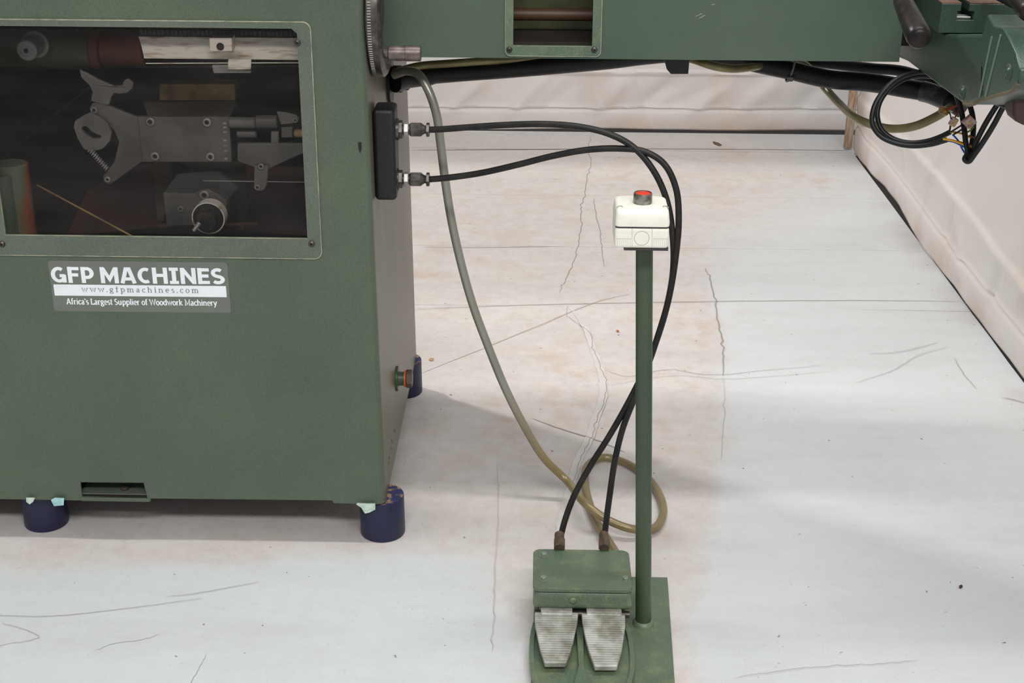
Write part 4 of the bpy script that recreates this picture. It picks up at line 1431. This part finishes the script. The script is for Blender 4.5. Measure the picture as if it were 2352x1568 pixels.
# dark parts under the carriage
obj('lower_bracket', MB().prism([[PY(*p, 2.16) for p in ((2264, 232), (2300, 222), (2352, 206), (2352, 230), (2330, 246), (2314, 252), (2290, 244))]], (0, .03, 0)), GREEND, car, bevel=.002)
obj('hanging_knob', MB().prism([[PY(*p, 2.10) for p in ((2330, 216), (2400, 200), (2420, 300), (2352, 289), (2334, 280), (2328, 264))]], (0, .05, 0)), simple('dark_brown_grip', rgb(66, 42, 38), .6), car, bevel=.006, seg=3, smooth=50)
obj('bottom_lip', MB().tube([PX(*p, XS + .003) for p in under], .0035, 8, per=4), simple('bare_casting_edge', rgb(104, 92, 68), .6), car, smooth=50)
obj('beam_slide', MB().box((BX1 + .002, 2.56, .925), (XS + .02, 2.78, 1.2)), BLACKP, car)


# ------------------------------------------------------------------ cables
def pathY(pts, y0, y1=None, key=None):
    """measured points, depth running from y0 to y1 by arc length in the picture"""
    out = []
    if y1 is None and not isinstance(y0, (list, tuple)):
        y1 = y0
    if isinstance(y0, (list, tuple)):
        ks = y0
        for i, p in enumerate(pts):
            out.append(PY(p[0], p[1], ks[i]))
        return out
    d = [0.0]
    for a, b in zip(pts, pts[1:]):
        d.append(d[-1] + math.hypot(a[0] - b[0], a[1] - b[1]))
    for p, s_ in zip(pts, d):
        out.append(PY(p[0], p[1], y0 + (y1 - y0) * s_ / d[-1]))
    return out


def cable(name, path, r, mat, label, cat, group=None, per=8, seg=12, parts=()):
    root = thing(name, tuple(path[0]), label, cat, group)
    obj('sheath', MB().tube(path, r, seg, per=per), mat, root, smooth=70)
    return root


# two hydraulic hoses
h1p = [(978, 298), (1010, 297), (1080, 292), (1160, 287), (1250, 285), (1330, 291), (1400, 308), (1455, 338), (1500, 390), (1530, 455), (1545, 540), (1546, 620), (1530, 710), (1505, 790),
       (1478, 855), (1440, 930), (1400, 1000), (1356, 1070), (1318, 1140), (1296, 1200), (1285, 1246)]
h2p = [(982, 412), (1020, 409), (1100, 398), (1190, 378), (1270, 358), (1350, 344), (1420, 341), (1480, 348), (1525, 376), (1552, 430), (1559, 500), (1552, 590), (1535, 690), (1510, 775),
       (1484, 850), (1455, 920), (1430, 985), (1412, 1060), (1400, 1140), (1392, 1200), (1387, 1246)]
yA, yB = 2.43, 2.205
hp1 = pathY(h1p, yA, yB)
hp2 = pathY(h2p, yA, yB)
for hp_ in (hp1, hp2):
    for p in hp_:
        if p.z < .012:
            p.z = .012
h1 = cable('hydraulic_hose', hp1, .0056, HOSE, 'thin black hydraulic hose running from the upper cabinet fitting to the left pedal inlet', 'hose', 'hydraulic hoses')
h2 = cable('hydraulic_hose', hp2, .0056, HOSE, 'thin black hydraulic hose running from the lower cabinet fitting to the right pedal inlet', 'hose', 'hydraulic hoses')

# grey conduit from the gland down to the floor loop
g1 = [(905, 172), (935, 163), (962, 172), (985, 210), (1003, 265), (1012, 330), (1022, 410), (1036, 500), (1058, 600), (1086, 700), (1120, 792), (1160, 890), (1200, 970), (1250, 1052), (1300, 1115)]
gp = pathY(g1, [2.64, 2.62, 2.60, 2.585, 2.575, 2.57, 2.565, 2.56, 2.555, 2.55, 2.545, 2.54, 2.535, 2.53, 2.525])
for (px, py_, z) in ((1345, 1157, .055), (1395, 1193, .036), (1450, 1214, .024), (1500, 1213, .014), (1523, 1180, .010), (1514, 1135, .010), (1480, 1090, .010), (1430, 1060, .011),
                     (1388, 1050, .013), (1354, 1064, .016), (1343, 1100, .016), (1352, 1150, .014), (1372, 1200, .014), (1398, 1243, .018), (1418, 1275, .022)):
    gp.append(PZ(px, py_, z))
for p in gp[:15]:
    p.z = max(p.z, .05)
c1_ = cable('grey_conduit', gp, .0082, SILVER_SLV, 'silver-grey sheathed cable drooping from the cabinet side to a floor loop behind the pedals', 'cable', per=10, seg=14)

# thick black sleeve running under the beam
t1 = [(905, 188), (940, 178), (1040, 168), (1160, 159), (1280, 149), (1400, 138), (1480, 128), (1560, 122), (1660, 128), (1740, 146), (1820, 163), (1900, 181), (2000, 190), (2080, 203), (2130, 212), (2182, 232), (2212, 250)]
ty = [2.65, 2.68, 2.72, 2.72, 2.72, 2.74, 2.75, 2.75, 2.74, 2.72, 2.70, 2.68, 2.66, 2.62, 2.60, 2.56, 2.54]
tp = pathY(t1, ty)
rt = thing('cable_sleeve', tuple(tp[0]), 'thick black cable sleeve slung under the beam and ending in grey tape', 'cable')
obj('sleeve', MB().tube(tp, .0175, 16, per=8, rfun=lambda u: 1.0 if u > .1 else 1.15), BLACKR, rt, smooth=70)
obj('tape_wrap', MB().tube(catmull(tp[-4:-1], 4)[3:], .0192, 16, per=3), TAPE, rt, smooth=70)
tie = PY(1818, 160, 2.69)
mb = MB()
ring = [Vector((tie.x + .006 * math.sin(a), 2.70 + .024 * math.cos(a), PY(1816, 160, 2.70).z + .026 * math.sin(a) + .004)) for a in [2 * math.pi * i / 20 for i in range(21)]]
mb.tube(ring, .0022, 6, per=2)
mb.box((ring[0].x - .008, 2.672, PY(1810, 178, 2.68).z - .006), (ring[0].x + .001, 2.682, PY(1810, 178, 2.68).z + .002))
obj('cable_tie', mb, simple('grey_cable_tie', rgb(92, 92, 92), .5), rt, smooth=60)

# second thinner black sleeve, upper right
u1 = [(1700, 118), (1820, 136), (1920, 148), (2000, 157), (2070, 163), (2120, 178), (2170, 205)]
up_ = pathY(u1, 2.86, 2.70)
cable('black_cable', up_, .0105, BLACKR, 'short black cable just under the right end of the beam, above the thick sleeve', 'cable')

# olive gold conduit
o1 = [(905, 168), (960, 152), (1030, 146), (1120, 140), (1240, 134), (1400, 122), (1520, 120), (1590, 136), (1640, 152), (1680, 158), (1740, 152), (1800, 140), (1850, 150), (1885, 190), (1930, 240),
      (1980, 278), (2040, 295), (2100, 290), (2150, 268), (2185, 246)]
oy = [2.64, 2.68, 2.70, 2.71, 2.72, 2.72, 2.71, 2.66, 2.64, 2.65, 2.70, 2.76, 2.78, 2.76, 2.68, 2.56, 2.52, 2.48, 2.46, 2.44]
op = pathY(o1, oy)
cable('olive_conduit', op, .0078, GOLDC, 'olive-gold sheathed cable sagging below the right part of the beam to an amber connector', 'cable')

# coiled pair of black cables with stripped ends
yc = 2.40
k1 = [(2190, 182), (2150, 168), (2105, 166), (2060, 182), (2025, 215), (2006, 252), (2004, 285), (2022, 312), (2055, 328), (2095, 335), (2140, 331), (2175, 321)]
k2 = [(2186, 192), (2140, 176), (2095, 176), (2052, 196), (2024, 228), (2015, 262), (2024, 296), (2050, 318), (2090, 328), (2130, 324), (2160, 314), (2183, 303)]
cpl = []
for kk, dy_, lab in ((k1, 0.0, 'outer looped black cable under the carriage, ending in yellow, brown and blue wires'),
                     (k2, .014, 'inner looped black cable under the carriage, ending close to the clear connectors')):
    pth = pathY([(2222, 206 + 400 * dy_)] + kk, 2.50 + dy_, 2.368 + dy_)
    cpl.append(cable('power_cable', pth, .0046, BLACKC, lab, 'cable', 'coiled power cables at the beam end'))
yw = yc - .035


def wire(pts, mat, parent, y0=None, y1=None, r=.0016, name='wire'):
    y0 = yw if y0 is None else y0
    y1 = y0 if y1 is None else y1
    return obj(name, MB().tube(pathY(pts, y0, y1), r, 6, per=5), mat, parent, smooth=70)


wire([(2166, 319), (2190, 323), (2220, 334), (2244, 342), (2237, 349)], WIREY, cpl[0], r=.0021)
wire([(2170, 323), (2190, 326), (2215, 338), (2238, 350)], WIREB, cpl[0], yw + .004)
wire([(2172, 320), (2200, 325), (2222, 331), (2243, 337)], WIREBR, cpl[0], yw + .003)
wire([(2184, 303), (2196, 304), (2212, 308), (2230, 316), (2242, 320)], WIREY, cpl[1], yw + .01, r=.0018)
wire([(2188, 309), (2200, 322), (2210, 342), (2220, 358)], WIREB, cpl[1], yw + .006)
wire([(2180, 305), (2182, 296), (2183, 288)], BLACKC, cpl[1], yw + .006)
wire([(2184, 303), (2200, 293), (2214, 284)], BLACKC, cpl[1], yw + .006)
wire([(2190, 309), (2205, 300), (2218, 290)], BLACKC, cpl[0], yw + .004)
wire([(2216, 306), (2228, 300), (2237, 290)], WIREG, cpl[1], yw + .006)
wire([(2226, 311), (2236, 316), (2243, 322)], WIREBR, cpl[1], yw + .008)

# two dangling black cables forming a V
d1 = [(2196, 215), (2207, 250), (2214, 290), (2218, 325), (2222, 352), (2216, 366), (2224, 371), (2240, 352), (2262, 320), (2284, 284), (2302, 250), (2312, 236)]
d2 = [(2214, 215), (2230, 250), (2236, 285), (2234, 318), (2230, 345), (2228, 361), (2234, 356), (2242, 328), (2256, 298), (2273, 268), (2289, 243), (2298, 230)]
for kk, dy_, lab in ((d1, 0.0, 'black cable dangling in a V below the carriage, the outer one'), (d2, .012, 'black cable dangling in a V below the carriage, the inner one')):
    pth = pathY(kk, 2.40 + dy_, 2.30 + dy_)
    cable('dangling_cable', pth, .0047, BLACKC, lab, 'cable', 'dangling cables below the carriage', per=8)

# terminal connectors
def connector(px, py_, y, w_, h_, ang, mat, label, holes=2):
    q = PY(px, py_, y)
    root = thing('terminal_connector', tuple(q), label, 'connector', 'small terminal connectors at the beam end')
    mb = MB()
    c_, s_ = math.cos(ang), math.sin(ang)

    def L(u, v, d):
        return Vector((q.x + u * c_ - v * s_, q.y + d, q.z + u * s_ + v * c_))
    pts_ = [L(-w_ / 2, -h_ / 2, -.005), L(w_ / 2, -h_ / 2, -.005), L(w_ / 2, h_ / 2, -.005), L(-w_ / 2, h_ / 2, -.005)]
    mb.prism([pts_], (0, .011, 0))
    obj('housing', mb, mat, root, bevel=.0015)
    for j in range(holes):
        v = (j - (holes - 1) / 2) * h_ * .46
        a_ = L(0, v, -.0052)
        mb = MB().lathe(a_, (0, -1, 0), [(0, .0026), (.002, .0026), (.002, .0015), (.001, .0015)], 12)
        obj('terminal_screw', mb, simple('brass_%d' % random.randint(0, 9999), rgb(190, 160, 96), .3, .8), root, smooth=40)
    return root


connector(2168, 254, 2.42, .016, .012, -.3, AMBER, 'amber plastic terminal connector on the end of the olive cable', 1)
obj('wire_red', MB().tube(pathY([(2176, 252), (2190, 246), (2204, 238), (2206, 226)], 2.415), .0018, 6, per=5), WIRER, bpy.data.objects['terminal_connector']).name = 'wire'
bpy.data.objects['terminal_connector'].children[-1].name = 'wire'
cc2 = connector(2190, 280, yw + .004, .011, .015, -.45, CLEARP, 'clear beige terminal connector with two brass contacts below the amber one', 2)
obj('wire', MB().tube(pathY([(2192, 272), (2198, 262), (2204, 248), (2206, 238)], yw + .004, 2.415), .0013, 6, per=5), WIRER, cc2)
obj('wire', MB().tube(pathY([(2184, 272), (2183, 264), (2180, 258)], yw + .004, 2.42), .0013, 6, per=5), BLACKC, cc2)
connector(2226, 280, yw - .002, .018, .018, -.75, CLEARP, 'clear terminal connector with reddish wires in front of the dangling black cables', 1)

# ------------------------------------------------------------------ pedal stand
stand = thing('pedal_stand', (.12, 2.05, 0), 'green steel foot pedal unit with pole carrying a white button box', 'foot control')
# base plate
bp = [PZ(*p, .008) for p in ((1533, 1325), (1550, 1568))]
ex = (bp[1] - bp[0]) / (bp[0].y - bp[1].y)
pr_ = bp[0]
pl_ = [Vector((.004, pr_.y, 0)), Vector((pr_.x, pr_.y, 0)), Vector((pr_.x + ex.x * .50, pr_.y - .50, 0)), Vector((-.004, pr_.y - .50, 0))]
obj('base_plate', MB().prism([pl_], (0, 0, .008)), GREENP, stand, bevel=.001)
# pole and weld
pb = Vector((.1935, 2.086, .008))
ptop = PY(1480, 573, 2.125)
obj('pole', MB().cyl(pb, ptop, .0137, 32), GREENPOLE, stand, smooth=40)
obj('weld_collar', MB().lathe(pb - Vector((0, 0, .001)), (0, 0, 1), [(0, .0195), (.004, .0185), (.008, .0155), (.009, .0135)], 28), GREENP, stand, smooth=60)

# cast base under the pedals
def oval(cx, cy, rx, ry, z, n=48, flatback=None, p=2.4):
    out_ = []
    for i in range(n):
        a = 2 * math.pi * i / n
        c_, s_ = math.cos(a), math.sin(a)
        x_ = cx + rx * math.copysign(abs(c_) ** (2 / p), c_)
        y_ = cy + ry * math.copysign(abs(s_) ** (2 / p), s_)
        if flatback is not None:
            y_ = min(y_, flatback)
        out_.append(Vector((x_, y_, z)))
    return out_


mb = MB()
ccx = .083
mb.prism([oval(ccx, 1.985, .088, .165, .008)], (0, 0, .010))
obj('pedal_base', mb, GREENP, stand, bevel=.003, seg=3, smooth=40)
mb = MB()
o_ = oval(ccx, 1.985, .088, .165, .018)
i_ = oval(ccx, 1.985, .080, .157, .018)
mb.prism([o_, i_], (0, 0, .006))
obj('base_rim', mb, GREENP, stand, bevel=.002, smooth=40)
# central web between the pedals
mb = MB()
wv = [(.075, 2.04), (.087, 2.04), (.085, 1.93), (.077, 1.93), (.100, 1.83), (.060, 1.83)]
mb.add([(x_, y_, z_) for z_ in (.017, .030) for x_, y_ in wv],
       [(6, 9, 8, 7), (9, 11, 10, 8), (0, 3, 9, 6), (3, 5, 11, 9), (5, 4, 10, 11), (4, 2, 8, 10), (2, 1, 7, 8), (1, 0, 6, 7)])
obj('centre_web', mb, GREENP, stand)

# housing
BOLTG = simple('grey_green_bolt', rgb(142, 150, 136), .35, .3)
hz1 = .100
hx0, hx1, hy0, hy1 = .0005, .1685, 2.050, 2.176
hf = PY(1225, 1398, 2.050).z
mb = MB()
lo = [Vector((-.0015, 2.049, hf)), Vector((.1725, 2.049, hf)), Vector((.1715, 2.178, .03)), Vector((0, 2.178, .03))]
hi = [Vector((hx0 + .002, hy0 + .002, hz1 - .007)), Vector((hx1 - .002, hy0 + .002, hz1 - .007)), Vector((hx1 - .002, hy1 - .002, hz1 - .007)), Vector((hx0 + .002, hy1 - .002, hz1 - .007))]
mb.add(lo + hi, [(3, 2, 1, 0), (4, 5, 6, 7), (0, 1, 5, 4), (1, 2, 6, 5), (2, 3, 7, 6), (3, 0, 4, 7)])
hs = obj('pedal_housing', mb, GREENP, stand, bevel=.010, seg=4, smooth=50)
obj('housing_foot', MB().box((.012, 2.07, .018), (.160, 2.172, .05)), GREENP, stand, bevel=.003)


def rrz(x0, x1, y0, y1, r, z, n=6):
    return [Vector((v.x, v.z, z)) for v in rrect(x0, x1, y0, y1, r, 0, n)]


lid = obj('housing_lid', MB().prism([rrz(hx0 - .001, hx1 + .001, hy0 - .001, hy1 + .001, .014, hz1 - .0065)], (0, 0, .0065)), GREENP, stand, bevel=.0022, seg=3, smooth=50)
for px, py_ in ((1250, 1276), (1248, 1330), (1437, 1331)):
    q = PZ(px, py_, hz1)
    mb = MB()
    mb.cyl(q, q + Vector((0, 0, .001)), .0068, 18)
    hexnut(mb, q + Vector((0, 0, .0008)), (0, 0, 1), .0056, .005, 0, random.random())
    obj('hex_bolt', mb, BOLTG, lid, smooth=25)
q = PY(1316, 1378, 2.0505)
obj('round_plug', MB().lathe(q, (0, -1, 0), [(0, .0068), (.002, .0066), (.004, .0045), (.0045, .002)], 20), GREENP, hs, smooth=60)
for px in (1285, 1388):
    q = PY(px, 1258, 2.172)
    mb = MB()
    hexnut(mb, q, (0, 1, .25), .0112, .020, 0, .3)
    mb.cyl(q + Vector((0, .018, .0045)), q + Vector((0, .034, .0088)), .0088, 16, bev=.001)
    obj('hose_inlet', mb, BROWNHEX, hs, smooth=25)
# pedals
NP = Vector((0, -.16, 1)).normalized()


def pedal(outline, t0, t1, nr, label):
    p0 = Vector((0, 2.043, .056))
    nrm = Vector((0, -.17, 1)).normalized()
    P3 = [PP(x_, y_, p0, nrm) for x_, y_ in outline]
    mb = MB().prism([P3], nrm * -.010)
    pd = obj('foot_pedal', mb, ALU, stand, bevel=.0012, smooth=40)
    # hinge lug
    ys = [p.y for p in P3]
    y1_, y0_ = max(ys), min(ys)
    # left and right boundary at given y
    left, right = label

    def interp(lst, yv):
        for a, b in zip(lst, lst[1:]):
            if a.y >= yv >= b.y:
                k_ = (a.y - yv) / (a.y - b.y + 1e-9)
                return a.lerp(b, k_)
        return lst[-1]
    LL = [PP(x_, y_, p0, nrm) for x_, y_ in left]
    RR = [PP(x_, y_, p0, nrm) for x_, y_ in right]
    tb = MB()
    for k_ in range(nr):
        yv = (y1_ - .004) + ((y0_ + .006) - (y1_ - .004)) * k_ / (nr - 1)
        a, b = interp(LL, yv), interp(RR, yv)
        a = a + Vector((.0005, 0, 0)) + nrm * .0002
        b = b - Vector((.0005, 0, 0)) + nrm * .0002
        w2 = .0016
        tb.add([a + Vector((0, w2, 0)) - nrm * .001, b + Vector((0, w2, 0)) - nrm * .001, b + Vector((0, w2 * .5, 0)) + nrm * .0016, a + Vector((0, w2 * .5, 0)) + nrm * .0016,
                a + Vector((0, -w2, 0)) - nrm * .001, b + Vector((0, -w2, 0)) - nrm * .001, b + Vector((0, -w2 * .5, 0)) + nrm * .0016, a + Vector((0, -w2 * .5, 0)) + nrm * .0016],
               [(0, 1, 2, 3), (3, 2, 6, 7), (7, 6, 5, 4), (0, 3, 7, 4), (1, 5, 6, 2)])
    tag(obj('tread_ribs', tb, ALU, pd), kind='stuff')
    return pd


l1 = [(1228, 1407), (1229, 1430), (1234, 1455), (1241, 1490), (1251, 1522)]
r1 = [(1328, 1407), (1326, 1430), (1320, 1455), (1312, 1490), (1300, 1522)]
pedal(l1 + r1[::-1], 0, 0, 21, (l1, r1))
l2 = [(1336, 1409), (1338, 1432), (1344, 1460), (1353, 1495), (1366, 1530)]
r2 = [(1436, 1413), (1436, 1436), (1432, 1465), (1427, 1497), (1417, 1530)]
pedal(l2 + r2[::-1], 0, 0, 22, (l2, r2))
for x0_, x1_ in ((.014, .068), (.092, .152)):
    obj('pedal_hinge', MB().box((x0_, 2.036, .040), (x1_, 2.075, .058)), ALU, stand, bevel=.002)
obj('hinge_shaft', MB().cyl((.004, 2.056, .046), (.166, 2.056, .046), .006, 16), DARKMET, stand, smooth=40)

# button box
bx0, bx1 = PY(1412, 545, 2.05).x, PY(1537, 545, 2.05).x
zb0 = PY(1475, 571, 2.05).z
zgr = PY(1475, 521.5, 2.05).z
ztp = PY(1475, 484, 2.05).z
yback = 2.05 + .082
bb_ = MB().box((bx0, 2.05, zb0), (bx1, yback, zgr - .0012))
bbx = obj('button_box', bb_, WHITEP, stand, bevel=.0055, seg=4, smooth=50)
tag(bbx, 'white plastic switch box with red push button on top')
obj('gasket', MB().prism([rrz(bx0 + .0006, bx1 - .0006, 2.0506, yback - .001, .006, zgr - .002)], (0, 0, .003)), GASKET, bbx)
ld = MB()
rings = []
for z, ins, r in ((zgr + .0004, 0.0, .007), (zgr + .006, -.0004, .007), (ztp - .008, .0008, .010), (ztp - .003, .0016, .011), (ztp - .0008, .0036, .012), (ztp, .0065, .012)):
    rings.append(rrz(bx0 + ins, bx1 - ins, 2.05 + ins, yback - ins, r, z, 6))
nn = len(rings[0])
vs = [p for rg_ in rings for p in rg_]
fs = []
for a_ in range(len(rings) - 1):
    for i in range(nn):
        i2 = (i + 1) % nn
        fs.append((a_ * nn + i, a_ * nn + i2, (a_ + 1) * nn + i2, (a_ + 1) * nn + i))
fs.append(tuple((len(rings) - 1) * nn + i for i in range(nn)))
ld.add(vs, fs)
lidb = obj('box_lid', ld, WHITEP, bbx, smooth=50)
for px in (1424, 1529):
    q = PZ(px, 477, ztp - .0012)
    obj('screw_recess', MB().lathe(q, (-.1 if px < 1470 else .1, -.2, 1), [(-.003, .0046), (.0012, .0046), (.0012, .0034), (.0004, .0032)], 16), simple('recess_grey_%d' % px, rgb(150, 140, 130), .6), lidb, smooth=40)
bc = PZ(1476, 465, ztp)
bc.z = ztp
mb = MB().lathe(bc, (0, 0, 1), [(0, .0145), (.001, .0148), (.0145, .0143), (.0158, .0138), (.0158, .0122), (.0135, .0118)], 40)
rgb_ = obj('button_bezel', mb, simple('satin_nickel_bezel', rgb(150, 148, 142), .35, .75, c2=rgb(96, 92, 86), scale=120), lidb, smooth=40)
obj('red_button', MB().lathe(bc + Vector((0, 0, .0125)), (0, 0, 1), [(0, .0120), (.002, .0120), (.0026, .011)], 36), RED, lidb, smooth=50)
# moulded knock-out ring and panel lines on the base
q = PY(1474, 547, 2.0499)
ringp = [q + Vector((.0113 * math.cos(2 * math.pi * i / 40), 0, .0113 * math.sin(2 * math.pi * i / 40))) for i in range(41)]
obj('knockout_ring', MB().tube(ringp, .00035, 6, per=1), GREYLINE, bbx, smooth=60)
for px in (1452, 1497.5):
    obj('moulded_line', MB().ribbon([PY(px, 524, 2.0498), PY(px, 569, 2.0498)], .0005, n=(0, -1, 0)), GREYLINE, bbx, fixn=False)
for xa, xb in ((1416, 1450), (1500, 1534)):
    mb = MB().ribbon([PY(xa, 548, 2.0498), PY(xb, 548, 2.0498)], .0004, n=(0, -1, 0))
    for j in range(7):
        px = xa + (xb - xa) * (j + .5) / 7
        mb.ribbon([PY(px, 548, 2.0498), PY(px, 566, 2.0498)], .00035, n=(0, -1, 0))
    tag(obj('moulded_ribs', mb, GREYLINE, bbx, fixn=False), kind='stuff')
a_, b_ = PY(1433, 572, 2.055), PY(1535, 572, 2.055)
obj('mounting_plate', MB().box((a_.x, 2.055, a_.z - .0022), (b_.x, 2.128, zb0 + .0005)), GASKET, stand, bevel=.0006)

# ------------------------------------------------------------------ small litter on the boards
def litter(name, pts, h_, mat, label, cat):
    P3 = [PZ(*p, .0) for p in pts]
    o = obj(name, MB().prism([P3], (0, 0, h_)), mat)
    return tag(o, label, cat)


litter('wood_chip', [(1637, 326), (1650, 329), (1658, 334), (1652, 336), (1640, 331)], .003, DUST, 'small brown wood chip on the floor near the back curtain', 'wood chip')
litter('wood_chip', [(2203, 1347), (2208, 1345), (2211, 1348), (2207, 1351), (2203, 1350)], .003, simple('dark_chip', rgb(84, 48, 42), .8), 'tiny dark red crumb on the pale floor at the right', 'crumb')
litter('wood_chip', [(985, 826), (990, 823), (996, 824), (994, 829), (987, 829)], .002, simple('tan_chip', rgb(190, 152, 104), .8), 'small tan flake on the floor beside the cabinet rear', 'flake')
litter('wood_chip', [(1415, 760), (1419, 758), (1422, 761), (1418, 762)], .002, simple('rust_chip', rgb(196, 110, 70), .8), 'tiny orange flake on the floor left of the green pole', 'flake')
